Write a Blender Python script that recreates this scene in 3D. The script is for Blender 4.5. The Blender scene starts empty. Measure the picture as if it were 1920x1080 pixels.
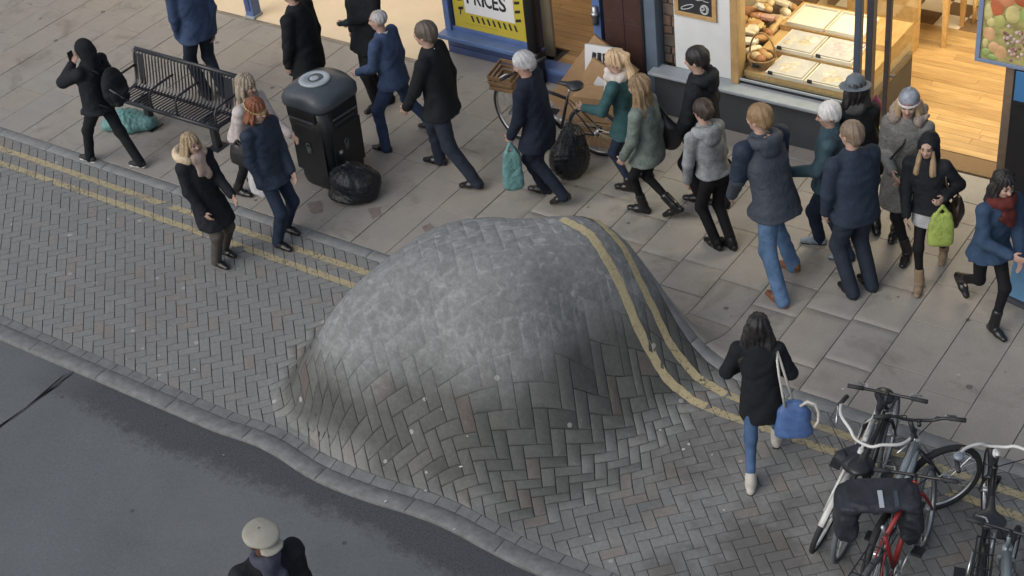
import bpy, bmesh, math, random
import numpy as np
from mathutils import Vector, Matrix
random.seed(7)
RNG = np.random.default_rng(7)
SC = bpy.context.scene
COL = SC.collection

# ------------------------------------------------------------------ camera, sky, sun, exposure
CAM_H = 9.2
FPX = 2979.84                      # focal length in pixels of the 1920 px wide photograph
def cam_axes():
    pitch, roll, yaw = math.radians(36.8416), math.radians(7.1562), math.radians(-38.2213)
    cp, sp = math.cos(pitch), math.sin(pitch)
    F = np.array([math.sin(yaw)*cp, math.cos(yaw)*cp, -sp])
    r = np.array([math.cos(yaw), -math.sin(yaw), 0.0])
    d = np.cross(F, r)
    c, s = math.cos(roll), math.sin(roll)
    return np.array([c*r+s*d, -s*r+c*d, F])
CAMR = cam_axes()
CAMP = np.array([0, 0, CAM_H])
cam_data = bpy.data.cameras.new('camera')
cam = bpy.data.objects.new('camera', cam_data); COL.objects.link(cam)
M = Matrix(((CAMR[0][0], -CAMR[1][0], -CAMR[2][0], 0), (CAMR[0][1], -CAMR[1][1], -CAMR[2][1], 0),
            (CAMR[0][2], -CAMR[1][2], -CAMR[2][2], CAM_H), (0, 0, 0, 1)))
cam.matrix_world = M
cam_data.sensor_width = 36; cam_data.lens = FPX/1920*36; cam_data.clip_end = 500; cam_data.clip_start = .1
SC.camera = cam

world = bpy.data.worlds.new('World'); SC.world = world; world.use_nodes = True
wt = world.node_tree; wt.nodes.clear()
wo = wt.nodes.new('ShaderNodeOutputWorld'); wb = wt.nodes.new('ShaderNodeBackground'); ws = wt.nodes.new('ShaderNodeTexSky')
SUN_EL, SUN_ROT = 38, 200
ws.sky_type = 'NISHITA'; ws.sun_disc = False
ws.sun_elevation = math.radians(SUN_EL); ws.sun_rotation = math.radians(SUN_ROT)
ws.air_density = 1.0; ws.dust_density = 3.0; ws.ozone_density = 1.0
wb.inputs['Strength'].default_value = 0.15
hs_ = wt.nodes.new('ShaderNodeHueSaturation'); hs_.inputs['Saturation'].default_value = 0.55     # thin cloud greys the sky
wt.links.new(ws.outputs[0], hs_.inputs['Color']); wt.links.new(hs_.outputs[0], wb.inputs['Color']); wt.links.new(wb.outputs[0], wo.inputs['Surface'])
sun_d = bpy.data.lights.new('sun', 'SUN'); sun_d.energy = 0.9; sun_d.angle = math.radians(60); sun_d.color = (1, .97, .93)
sun = bpy.data.objects.new('sun', sun_d); COL.objects.link(sun)
# light from high up behind the camera's left: direction the light comes from
az = math.radians(SUN_ROT)
sdir = Vector((math.sin(az)*math.cos(math.radians(SUN_EL)), math.cos(az)*math.cos(math.radians(SUN_EL)), math.sin(math.radians(SUN_EL))))
sun.rotation_euler = sdir.to_track_quat('Z', 'Y').to_euler()
SC.view_settings.view_transform = 'Standard'; SC.view_settings.look = 'None'
SC.view_settings.exposure = 0.05; SC.view_settings.gamma = 1.0; SC.view_settings.use_curve_mapping = False

def ray(u, v):
    return CAMR.T @ np.array([(u-960)/FPX, (v-540)/FPX, 1.0])
def at(u, v, z=0.0):                # the place in the world seen at a pixel of the photograph, z metres above the ground
    d = ray(u, v); t = (z-CAM_H)/d[2]
    return d*t + CAMP
def proj(P):
    c = CAMR @ (np.asarray(P, float)-CAMP)
    return 960+FPX*c[0]/c[2], 540+FPX*c[1]/c[2]

# ------------------------------------------------------------------ materials
def hexc(r, g, b):                  # sRGB 0-255 to linear
    f = lambda c: (c/255/12.92 if c/255 <= .04045 else ((c/255+.055)/1.055)**2.4)
    return (f(r), f(g), f(b))
def nd(t, typ, **kw):
    n = t.nodes.new(typ)
    for k, v in kw.items(): setattr(n, k, v)
    return n
def new_mat(name):
    m = bpy.data.materials.new(name); m.use_nodes = True
    t = m.node_tree
    b = t.nodes['Principled BSDF']
    return m, t, b
def ramp(t, src, stops):
    r = nd(t, 'ShaderNodeValToRGB')
    e = r.color_ramp.elements
    while len(e) < len(stops): e.new(.5)
    for i, (p, c) in enumerate(stops):
        e[i].position = p; e[i].color = (*c, 1) if len(c) == 3 else c
    t.links.new(src, r.inputs[0]); return r.outputs[0]
def mixc(t, fac, a, b, mode='MIX'):
    n = nd(t, 'ShaderNodeMix', data_type='RGBA', blend_type=mode)
    if hasattr(fac, 'links') or hasattr(fac, 'is_linked'): t.links.new(fac, n.inputs[0])
    else: n.inputs[0].default_value = fac
    for s, i in ((a, 6), (b, 7)):
        if hasattr(s, 'is_linked'): t.links.new(s, n.inputs[i])
        else: n.inputs[i].default_value = (*s, 1)
    return n.outputs[2]
def noise(t, scale, detail=4, rough=.6, vec=None, dist=0):
    n = nd(t, 'ShaderNodeTexNoise'); n.inputs['Scale'].default_value = scale; n.inputs['Detail'].default_value = detail
    n.inputs['Roughness'].default_value = rough; n.inputs['Distortion'].default_value = dist
    if vec is not None: t.links.new(vec, n.inputs['Vector'])
    return n.outputs['Fac']
def pos(t):
    return nd(t, 'ShaderNodeNewGeometry').outputs['Position']
def objco(t):
    return nd(t, 'ShaderNodeTexCoord').outputs['Object']
def bump(t, b, h, strength=.3, dist=.01):
    n = nd(t, 'ShaderNodeBump'); n.inputs['Strength'].default_value = strength; n.inputs['Distance'].default_value = dist
    t.links.new(h, n.inputs['Height']); t.links.new(n.outputs[0], b.inputs['Normal'])
def math_(t, op, a, b=0.0, c=None, clamp=False):
    n = nd(t, 'ShaderNodeMath', operation=op); n.use_clamp = clamp
    for i, s in enumerate((a, b) if c is None else (a, b, c)):
        if hasattr(s, 'is_linked'): t.links.new(s, n.inputs[i])
        else: n.inputs[i].default_value = s
    return n.outputs[0]
_mc = {}
def mat(name, col, rough=.7, var=.18, scale=12, metal=0, spec=.5, bmp=0.0, bscale=None, coat=0, sub=0):
    """plain procedural material: colour with a mottled variation and fine relief"""
    if name in _mc: return _mc[name]
    m, t, b = new_mat(name)
    v = objco(t)
    n = noise(t, scale, 5, .65, v)
    lo = tuple(c*(1-var) for c in col); hi = tuple(min(1, c*(1+var)) for c in col)
    t.links.new(ramp(t, n, [(.3, lo), (.7, hi)]), b.inputs['Base Color'])
    b.inputs['Roughness'].default_value = rough; b.inputs['Metallic'].default_value = metal
    b.inputs['Specular IOR Level'].default_value = spec
    b.inputs['Coat Weight'].default_value = coat
    if bmp: bump(t, b, noise(t, bscale or scale*3, 3, .6, v), bmp, .006)
    _mc[name] = m; return m
def cloth(name, col, rough=.9, weave=260, var=.22, bmp=.5, spec=.2):
    if name in _mc: return _mc[name]
    m, t, b = new_mat(name)
    v = objco(t)
    n1 = noise(t, 7, 4, .6, v); n2 = noise(t, weave, 2, .5, v)
    n = math_(t, 'ADD', math_(t, 'MULTIPLY', n1, .75), math_(t, 'MULTIPLY', n2, .25))
    lo = tuple(c*(1-var) for c in col); hi = tuple(min(1, c*(1+var)) for c in col)
    t.links.new(ramp(t, n, [(.35, lo), (.65, hi)]), b.inputs['Base Color'])
    b.inputs['Roughness'].default_value = rough; b.inputs['Specular IOR Level'].default_value = spec
    h = math_(t, 'ADD', noise(t, 16, 3, .55, v, .6), math_(t, 'MULTIPLY', n2, .15))
    bump(t, b, h, bmp, .02)
    _mc[name] = m; return m

# ------------------------------------------------------------------ mesh helpers
def mesh_from(name, V, polys, mats=None, midx=None, smooth=False):
    me = bpy.data.meshes.new(name)
    V = np.asarray(V, np.float32).reshape(-1, 3)
    if isinstance(polys, np.ndarray):
        tot = np.full(len(polys), polys.shape[1], np.int32); loops = polys.ravel().astype(np.int32)
    else:
        tot = np.array([len(p) for p in polys], np.int32)
        loops = np.fromiter((i for p in polys for i in p), np.int32, int(tot.sum()))
    start = np.concatenate([[0], np.cumsum(tot)[:-1]]).astype(np.int32) if len(tot) else tot
    me.vertices.add(len(V)); me.vertices.foreach_set('co', V.ravel())
    me.loops.add(len(loops)); me.loops.foreach_set('vertex_index', loops)
    me.polygons.add(len(tot)); me.polygons.foreach_set('loop_start', start); me.polygons.foreach_set('loop_total', tot)
    if isinstance(smooth, int) and not isinstance(smooth, bool): sf = np.arange(len(tot)) < smooth     # the first faces only
    else: sf = np.full(len(tot), bool(smooth))
    me.polygons.foreach_set('use_smooth', sf)
    if mats:
        for m in (mats if isinstance(mats, (list, tuple)) else [mats]): me.materials.append(m)
    if midx is not None: me.polygons.foreach_set('material_index', np.asarray(midx, np.int32))
    me.update(calc_edges=True); me.validate()
    return me
def link(name, me, parent=None, loc=None):
    o = bpy.data.objects.new(name, me); COL.objects.link(o)
    if parent is not None: o.parent = parent
    if loc is not None: o.location = loc
    return o
def tag(o, label=None, cat=None, group=None, kind=None):
    if label: o['label'] = label
    if cat: o['category'] = cat
    if group: o['group'] = group
    if kind: o['kind'] = kind
    return o
def thing(name, label, cat, loc=(0, 0, 0), rz=0, group=None, rot=None):
    o = bpy.data.objects.new(name, None); COL.objects.link(o); o.empty_display_size = .1
    o.location = loc; o.rotation_euler = rot if rot else (0, 0, rz)
    return tag(o, label, cat, group)

class MB:
    """collects shapes, then links them as one mesh"""
    def __init__(s): s.v = []; s.f = []; s.mi = []; s.n = 0; s.cur = 0
    def add(s, V, F):
        V = [tuple(map(float, p)) for p in V]
        s.v += V; s.f += [tuple(i+s.n for i in f) for f in F]; s.mi += [s.cur]*len(F); s.n += len(V)
        return s
    def box(s, c, size, rz=0, bev=0.0, R=None):
        hx, hy, hz = size[0]/2, size[1]/2, size[2]/2
        if bev <= 0:
            P = [(x, y, z) for z in (-hz, hz) for y in (-hy, hy) for x in (-hx, hx)]
            F = [(0, 2, 3, 1), (4, 5, 7, 6), (0, 1, 5, 4), (2, 6, 7, 3), (0, 4, 6, 2), (1, 3, 7, 5)]
        else:
            b = min(bev, hx*.9, hy*.9, hz*.9)
            bm = bmesh.new(); bmesh.ops.create_cube(bm, size=1)
            for v in bm.verts: v.co = Vector((v.co.x*2*hx, v.co.y*2*hy, v.co.z*2*hz))
            bmesh.ops.bevel(bm, geom=list(bm.edges), offset=b, segments=2, affect='EDGES', profile=.5)
            bm.verts.index_update()
            P = [tuple(v.co) for v in bm.verts]; F = [tuple(v.index for v in f.verts) for f in bm.faces]; bm.free()
        c_, s_ = math.cos(rz), math.sin(rz)
        if R is None: P = [(c[0]+x*c_-y*s_, c[1]+x*s_+y*c_, c[2]+z) for x, y, z in P]
        else: P = [tuple(Vector(c)+R @ Vector(p)) for p in P]
        return s.add(P, F)
    def tube(s, pts, r, n=8, closed=False, cap=True, flat=None):
        pts = [Vector(p) for p in pts]; m = len(pts)
        rs = r if isinstance(r, (list, tuple)) else [r]*m
        T = []
        for i in range(m):
            a = pts[(i-1) % m] if (closed or i > 0) else pts[i]
            b = pts[(i+1) % m] if (closed or i < m-1) else pts[i]
            T.append((b-a).normalized())
        up = Vector((0, 0, 1)) if abs(T[0].z) < .9 else Vector((1, 0, 0))
        N = T[0].cross(up).normalized(); V = []
        for i in range(m):
            N = (N-T[i]*N.dot(T[i]))
            N = N.normalized() if N.length > 1e-6 else T[i].orthogonal().normalized()
            B = T[i].cross(N)
            for k in range(n):
                a = 2*math.pi*k/n
                V.append(pts[i]+(N*math.cos(a)+B*math.sin(a))*rs[i])
        F = []
        for i in range(m if closed else m-1):
            j = (i+1) % m
            for k in range(n):
                k2 = (k+1) % n
                F.append((i*n+k, i*n+k2, j*n+k2, j*n+k))
        if cap and not closed:
            F.append(tuple(range(n-1, -1, -1))); F.append(tuple((m-1)*n+k for k in range(n)))
        return s.add(V, F)
    def ring(s, c, axis, R, r, n=36, m=8, sx=1.0):
        axis = Vector(axis).normalized(); a = axis.orthogonal().normalized(); b = axis.cross(a); c = Vector(c)
        V = []; F = []
        for i in range(n):
            t = 2*math.pi*i/n; d = a*math.cos(t)+b*math.sin(t)
            for k in range(m):
                u = 2*math.pi*k/m
                V.append(c+d*(R+r*math.cos(u))+axis*(r*sx*math.sin(u)))
        for i in range(n):
            for k in range(m):
                F.append((i*m+k, ((i+1) % n)*m+k, ((i+1) % n)*m+(k+1) % m, i*m+(k+1) % m))
        return s.add(V, F)
    def lathe(s, c, prof, n=20, axis=(0, 0, 1)):
        axis = Vector(axis).normalized(); a = axis.orthogonal().normalized(); b = axis.cross(a); c = Vector(c)
        V = []; F = []
        for r, z in prof:
            for k in range(n):
                t = 2*math.pi*k/n
                V.append(c+axis*z+(a*math.cos(t)+b*math.sin(t))*r)
        for i in range(len(prof)-1):
            for k in range(n):
                F.append((i*n+k, i*n+(k+1) % n, (i+1)*n+(k+1) % n, (i+1)*n+k))
        F.append(tuple(range(n-1, -1, -1))); F.append(tuple((len(prof)-1)*n+k for k in range(n)))
        return s.add(V, F)
    def loft(s, rings, cap=True):
        n = len(rings[0]); V = [p for r in rings for p in r]; F = []
        for i in range(len(rings)-1):
            for k in range(n):
                F.append((i*n+k, i*n+(k+1) % n, (i+1)*n+(k+1) % n, (i+1)*n+k))
        if cap: F.append(tuple(range(n-1, -1, -1))); F.append(tuple((len(rings)-1)*n+k for k in range(n)))
        return s.add(V, F)
    def build(s, name, m, parent=None, smooth=False, loc=None):
        return link(name, mesh_from(name, s.v, s.f, m, s.mi if isinstance(m, (list, tuple)) else None, smooth), parent, loc)

# ------------------------------------------------------------------ signed-distance modelling (bodies, clothes, bags)
def surface_nets(F, org, h):
    S = F < 0
    a = S[:-1, :-1, :-1]
    allin = a.copy(); anyin = a.copy()
    for dx in (0, 1):
        for dy in (0, 1):
            for dz in (0, 1):
                q = S[dx:S.shape[0]-1+dx, dy:S.shape[1]-1+dy, dz:S.shape[2]-1+dz]
                allin &= q; anyin |= q
    act = anyin & ~allin
    I = np.argwhere(act)
    c = {}
    for dx in (0, 1):
        for dy in (0, 1):
            for dz in (0, 1): c[dx, dy, dz] = F[I[:, 0]+dx, I[:, 1]+dy, I[:, 2]+dz]
    acc = np.zeros((len(I), 3), np.float32); cnt = np.zeros(len(I), np.float32)
    for p in c:
        for ax in range(3):
            if p[ax] == 0:
                q = list(p); q[ax] = 1; q = tuple(q)
                va, vb = c[p], c[q]; m = (va < 0) != (vb < 0)
                t = np.where(m, va/np.where(m, va-vb, 1), 0)
                P = np.repeat(np.array(p, np.float32)[None], len(I), 0); P[:, ax] += t
                acc += P*m[:, None]; cnt += m
    V = (I+acc/cnt[:, None])*h+np.asarray(org)
    gid = np.full(act.shape, -1, np.int32); gid[act] = np.arange(len(I))
    Q = []
    for ax in range(3):
        o1, o2 = (ax+1) % 3, (ax+2) % 3
        sl0 = [slice(1, -1)]*3; sl1 = [slice(1, -1)]*3
        sl0[ax] = slice(0, -1); sl1[ax] = slice(1, None)
        A = S[tuple(sl0)]; B = S[tuple(sl1)]
        E = np.argwhere(A != B)
        if not len(E): continue
        off = np.array([1, 1, 1]); off[ax] = 0
        base = E+off
        inside = A[E[:, 0], E[:, 1], E[:, 2]]
        def g(d1, d2):
            k = base.copy(); k[:, o1] -= d1; k[:, o2] -= d2
            return gid[k[:, 0], k[:, 1], k[:, 2]]
        q = np.stack([g(1, 1), g(0, 1), g(0, 0), g(1, 0)], 1)
        q[~inside] = q[~inside][:, ::-1]
        Q.append(q)
    return V, np.concatenate(Q)
class SDF:
    def __init__(s, vox, k=.02): s.vox = vox; s.k = k; s.p = []; s.fold = 0; s.foldf = None; s.cuts = []
    def cone(s, a, b, ra, rb, sq=None, k=None):
        a = np.asarray(a, float); b = np.asarray(b, float); r = max(ra, rb)
        def f(X, Y, Z):
            px, py, pz = X-a[0], Y-a[1], Z-a[2]; ab = b-a; L = ab@ab+1e-9
            if sq is not None:
                n, q = sq
                dn = (px*n[0]+py*n[1]+pz*n[2])*(1/q-1)
                px, py, pz = px+dn*n[0], py+dn*n[1], pz+dn*n[2]
            t = np.clip((px*ab[0]+py*ab[1]+pz*ab[2])/L, 0, 1)
            d = np.sqrt((px-t*ab[0])**2+(py-t*ab[1])**2+(pz-t*ab[2])**2)-(ra+t*(rb-ra))
            return d*(min(1, sq[1]) if sq is not None else 1)
        s.p.append((np.minimum(a, b)-r*1.05, np.maximum(a, b)+r*1.05, f, s.k if k is None else k)); return s
    def ell(s, c, r, R=None, k=None, neg=False):
        c = np.asarray(c, float); r = np.asarray(r, float); R = np.eye(3) if R is None else np.asarray(R, float)  # rows = local axes
        ext = np.sqrt(((R*r[:, None])**2).sum(0))
        def f(X, Y, Z):
            p = [X-c[0], Y-c[1], Z-c[2]]
            q = [p[0]*R[i][0]+p[1]*R[i][1]+p[2]*R[i][2] for i in range(3)]
            k0 = np.sqrt(sum((q[i]/r[i])**2 for i in range(3))); k1 = np.sqrt(sum((q[i]/r[i]**2)**2 for i in range(3)))+1e-6
            return k0*(k0-1)/k1
        if neg: s.cuts.append((c-ext-.03, c+ext+.03, f))
        else: s.p.append((c-ext, c+ext, f, s.k if k is None else k))
        return s
    def loft(s, zs, cx, cy, rx, ry, lat, fwd, k=None, ex=2.0):
        zs, cx, cy, rx, ry = [np.asarray(q, float) for q in (zs, cx, cy, rx, ry)]
        R = max(rx.max(), ry.max())
        lo = np.array([cx.min()-R, cy.min()-R, zs[0]]); hi = np.array([cx.max()+R, cy.max()+R, zs[-1]])
        def f(X, Y, Z):
            zz = np.clip(Z, zs[0], zs[-1])
            CX, CY, RX, RY = [np.interp(zz, zs, q) for q in (cx, cy, rx, ry)]
            dx, dy = X-CX, Y-CY
            a = np.abs(dx*lat[0]+dy*lat[1])/RX; b = np.abs(dx*fwd[0]+dy*fwd[1])/RY
            d = ((a**ex+b**ex)**(1/ex)-1)*np.minimum(RX, RY)
            return np.maximum(d, np.maximum(zs[0]-Z, Z-zs[-1]))
        s.p.append((lo, hi, f, s.k if k is None else k)); return s
    def mesh(s):
        m = .05
        lo = np.min([p[0] for p in s.p], 0)-.03; hi = np.max([p[1] for p in s.p], 0)+.03
        h = s.vox; n = np.ceil((hi-lo)/h).astype(int)+2
        F = np.full(n, .2, np.float32)
        ax = [(lo[i]+np.arange(n[i])*h).astype(np.float32) for i in range(3)]
        def sl(a, b):
            i0 = np.clip(np.floor((a-lo)/h).astype(int), 0, n-1); i1 = np.clip(np.ceil((b-lo)/h).astype(int)+1, 1, n)
            return tuple(slice(i0[i], i1[i]) for i in range(3))
        for a, b, f, k in s.p:
            q = sl(a-m, b+m)
            d = f(ax[0][q[0]][:, None, None], ax[1][q[1]][None, :, None], ax[2][q[2]][None, None, :])
            G = F[q]
            if k > 0:
                e = np.maximum(k-np.abs(G-d), 0); F[q] = np.minimum(G, d)-e*e/(4*k)
            else: F[q] = np.minimum(G, d)
        if s.fold and not s.foldf:
            I = np.nonzero(np.abs(F) < .04)
            P = np.stack([ax[i][I[i]] for i in range(3)], 1)
            F[I] += s.fold*folds(P, len(s.p))
        for a, b, f in s.cuts:
            q = sl(a, b)
            d = f(ax[0][q[0]][:, None, None], ax[1][q[1]][None, :, None], ax[2][q[2]][None, None, :])
            F[q] = np.maximum(F[q], -d)
        if s.foldf:
            I = np.nonzero(np.abs(F) < .04)
            F[I] += s.foldf(np.stack([ax[i][I[i]] for i in range(3)], 1))
        F[0] = F[-1] = .2; F[:, 0] = F[:, -1] = .2; F[:, :, 0] = F[:, :, -1] = .2
        return surface_nets(F, lo, h)
    def build(s, name, m, parent=None, base=(0, 0, 0), loc=None):
        V, Q = s.mesh()
        return link(name, mesh_from(name, V-np.asarray(base), Q, m, None, True), parent, loc)
FK = RNG.normal(0, 1, (24, 3)); FK /= np.linalg.norm(FK, axis=1)[:, None]
FN = [0]
def folds(P, seed=0):
    """drag lines of cloth: warped ridges running mostly across the limb, different on every garment"""
    FN[0] += 1; r = np.random.default_rng(FN[0]+seed*31); o = r.uniform(0, 6, 8); j = r.integers(0, 18)
    w = 1.3*np.sin(P @ FK[j]*11+o[0])+.9*np.sin(P @ FK[j+1]*19+o[1])+.6*np.sin(P @ FK[j+2]*33+o[2])
    s = np.zeros(len(P), np.float32)
    for i, (fr, am) in enumerate(((21, .8), (37, .55), (64, .35))):
        d = FK[j+3+i].copy(); d[2] = math.copysign(abs(d[2])+.35, d[2]); d /= np.linalg.norm(d)
        q = np.sin(P @ d*fr+1.9*w+o[3+i]); s += am*np.sign(q)*np.abs(q)**1.5*(.45+.55*np.sin(P @ FK[j+1]*9+o[6+i//2]))
    return s*1.5
# ------------------------------------------------------------------ the shape of the ground
BP = [-6.915, 8.473, 1.537]
BE = np.array([0.895, 1.476, 0.751, 0.887, 1.222, 1.341, 0.88, 0.84]); BQ = np.array([7.041, 8.552, 5.941, 4.338, 3.549, 4.422, 3.4, 4.911])
def sstep(a, b, x):
    t = np.clip((x-a)/(b-a), 0, 1); return t*t*(3-2*t)
def hump_raw(X, Y):
    X = np.asarray(X, float); Y = np.asarray(Y, float)
    dx, dy = X-BP[0], Y-BP[1]; r = np.hypot(dx, dy); a = (np.arctan2(dy, dx)/(2*np.pi)) % 1*8
    i = np.floor(a).astype(int) % 8; fr = a-np.floor(a); s = .5-.5*np.cos(fr*np.pi); j = (i+1) % 8
    e = BE[i]*(1-s)+BE[j]*s; q = BQ[i]*(1-s)+BQ[j]*s
    t = r/e
    return BP[2]/(1+t**q)*(1-sstep(1.3, 2.0+.5*(e < 1.0), t))*sstep(6.85, 7.4, Y)*(1-sstep(9.55, 10.3, Y))
GX0, GY0, GS = -11.6, 6.2, .05
def _grid():
    gx = np.arange(GX0, -3.0, GS); gy = np.arange(GY0, 11.4, GS)
    G = hump_raw(*np.meshgrid(gx, gy, indexing='ij'))
    k = np.exp(-.5*(np.arange(-9, 10)*GS/.125)**2); k /= k.sum()
    for ax in (0, 1): G = np.apply_along_axis(lambda v: np.convolve(np.pad(v, 9, mode='edge'), k, 'valid'), ax, G)
    yy = gy[None, :]*np.ones_like(G)
    G = G*1.035*sstep(6.87, 7.2, yy)*(1-sstep(9.55, 10.3, yy))
    xx = gx[:, None]*np.ones_like(G)          # a fuller shoulder towards the near kerb, with a crisp foot
    G = G+.26*np.exp(-((xx+7.9)/.42)**2-((yy-7.56)/.42)**2)*sstep(6.95, 7.35, yy)
    return G*(1-sstep(7.5, 8.0, -xx)*(1-sstep(0, .5, G)))
GRID = _grid(); GL = GRID.tolist(); GNX, GNY = GRID.shape
def hump(X, Y):                      # height of the swollen paving (smoothed, sampled from a grid)
    if not isinstance(X, np.ndarray) and not isinstance(Y, np.ndarray):
        a, b = (X-GX0)/GS, (Y-GY0)/GS
        if a < 0 or b < 0 or a >= GNX-1 or b >= GNY-1: return 0.0
        i, j = int(a), int(b); a -= i; b -= j
        return (GL[i][j]*(1-a)+GL[i+1][j]*a)*(1-b)+(GL[i][j+1]*(1-a)+GL[i+1][j+1]*a)*b
    X, Y = np.broadcast_arrays(np.asarray(X, float), np.asarray(Y, float))
    a = np.clip((X-GX0)/GS, 0, GNX-1.001); b = np.clip((Y-GY0)/GS, 0, GNY-1.001)
    i = a.astype(int); j = b.astype(int); a = a-i; b = b-j
    return (GRID[i, j]*(1-a)+GRID[i+1, j]*a)*(1-b)+(GRID[i, j+1]*(1-a)+GRID[i+1, j+1]*a)*b
WX = [-9.3, -8.8, -8.4, -8.1, -7.8, -7.5, -7.1, -6.65, -6.3, -5.95, -5.5, -5.0, -4.5]
WY = [0, 0, .045, .02, -.045, -.065, -.045, .015, .03, -.01, -.045, -.02, 0]
def warp(X, Y):                      # the kerb runs in a wavy line where the paving swells
    xs = np.clip(X, -9.3, -4.5)
    w = sum(np.interp(xs+d, WX, WY) for d in (-.12, 0, .12))/3
    return Y+w*(1-sstep(7.0, 7.7, Y))
X0, X1 = -21.0, 1.0

def sheet(name, xs, ys, dz, m, parent=None, keep=None):
    XX, YY = np.meshgrid(xs, ys, indexing='ij')
    W = warp(XX, YY); Z = hump(XX, YY)+dz(XX, YY)
    V = np.stack([XX, W, Z], -1).reshape(-1, 3)
    nx, ny = len(xs), len(ys)
    I, J = np.meshgrid(np.arange(nx-1), np.arange(ny-1), indexing='ij')
    Q = np.stack([I*ny+J, (I+1)*ny+J, (I+1)*ny+J+1, I*ny+J+1], -1).reshape(-1, 4)
    if keep is not None:
        c = V[Q].mean(1); Q = Q[keep(c)]
        used = np.unique(Q); mp = np.full(len(V), -1); mp[used] = np.arange(len(used)); V = V[used]; Q = mp[Q]
    return link(name, mesh_from(name, V, Q, m, None, True), parent)

# ---- materials of the ground
def m_asphalt():
    m, t, b = new_mat('asphalt'); p = pos(t)
    sep = nd(t, 'ShaderNodeSeparateXYZ'); t.links.new(p, sep.inputs[0])
    big = noise(t, .9, 4, .6, p); fine = noise(t, 85, 3, .7, p); mid = noise(t, 9, 5, .7, p)
    base = ramp(t, math_(t, 'ADD', math_(t, 'MULTIPLY', big, .42), math_(t, 'MULTIPLY', fine, .58)), [(.32, (.096, .105, .113)), (.68, (.138, .148, .157))])
    grit = noise(t, 30, 7, .8, p); base = mixc(t, .5, base, ramp(t, grit, [(.3, (.33, .33, .33)), (.7, (.68, .68, .68))]), 'OVERLAY')
    base = mixc(t, math_(t, 'MULTIPLY', ramp(t, noise(t, .55, 6, .7, p, .4), [(.5, (0, 0, 0)), (.66, (1, 1, 1))]), .35), base, (.155, .16, .16))
    # ragged dark band of bare aggregate along the kerb
    ed = math_(t, 'ADD', sep.outputs[1], math_(t, 'MULTIPLY', math_(t, 'SUBTRACT', mid, .5), .36))
    ed = math_(t, 'ADD', ed, math_(t, 'MULTIPLY', math_(t, 'SUBTRACT', big, .5), .5))
    ed = math_(t, 'ADD', ed, math_(t, 'MULTIPLY', math_(t, 'SUBTRACT', noise(t, 40, 5, .85, p), .5), .42))
    edge = ramp(t, ed, [(.0, (0, 0, 0)), (1, (1, 1, 1))])
    mr = nd(t, 'ShaderNodeMapRange'); mr.inputs[1].default_value = 6.30; mr.inputs[2].default_value = 6.47; t.links.new(ed, mr.inputs[0])
    xr = nd(t, 'ShaderNodeMapRange'); xr.inputs[1].default_value = -11.2; xr.inputs[2].default_value = -10.2; t.links.new(sep.outputs[0], xr.inputs[0])
    f = math_(t, 'MULTIPLY', math_(t, 'MULTIPLY', mr.outputs[0], .85), xr.outputs[0])
    dark = ramp(t, noise(t, 60, 3, .8, p), [(.35, (.028, .03, .036)), (.7, (.085, .09, .10))])
    c = mixc(t, f, base, dark)
    gum = nd(t, 'ShaderNodeTexVoronoi'); gum.inputs['Scale'].default_value = 2.6; t.links.new(p, gum.inputs['Vector'])
    rr = nd(t, 'ShaderNodeSeparateColor'); t.links.new(gum.outputs['Color'], rr.inputs[0])
    spot = math_(t, 'LESS_THAN', gum.outputs['Distance'], math_(t, 'MULTIPLY', rr.outputs[0], .055))
    c = mixc(t, math_(t, 'MULTIPLY', spot, .55), c, (.38, .40, .42))
    s2 = nd(t, 'ShaderNodeTexVoronoi'); s2.inputs['Scale'].default_value = 5.3; t.links.new(p, s2.inputs['Vector'])
    rr2 = nd(t, 'ShaderNodeSeparateColor'); t.links.new(s2.outputs['Color'], rr2.inputs[0])
    sp2 = math_(t, 'LESS_THAN', s2.outputs['Distance'], math_(t, 'MULTIPLY', math_(t, 'GREATER_THAN', rr2.outputs[1], .86), .11))
    c = mixc(t, math_(t, 'MULTIPLY', sp2, .6), c, (.035, .04, .05))
    t.links.new(c, b.inputs['Base Color']); b.inputs['Roughness'].default_value = .8; b.inputs['Specular IOR Level'].default_value = .3
    bump(t, b, math_(t, 'ADD', fine, math_(t, 'MULTIPLY', mid, .5)), .5, .008)
    return m
def spots(t, p, c, scale, col, lim, fac):
    g = nd(t, 'ShaderNodeTexVoronoi'); g.inputs['Scale'].default_value = scale; t.links.new(p, g.inputs['Vector'])
    rr = nd(t, 'ShaderNodeSeparateColor'); t.links.new(g.outputs['Color'], rr.inputs[0])
    s = math_(t, 'LESS_THAN', g.outputs['Distance'], math_(t, 'MULTIPLY', math_(t, 'GREATER_THAN', rr.outputs[1], .6), math_(t, 'MULTIPLY', rr.outputs[0], lim)))
    return mixc(t, math_(t, 'MULTIPLY', s, fac), c, col)
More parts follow.
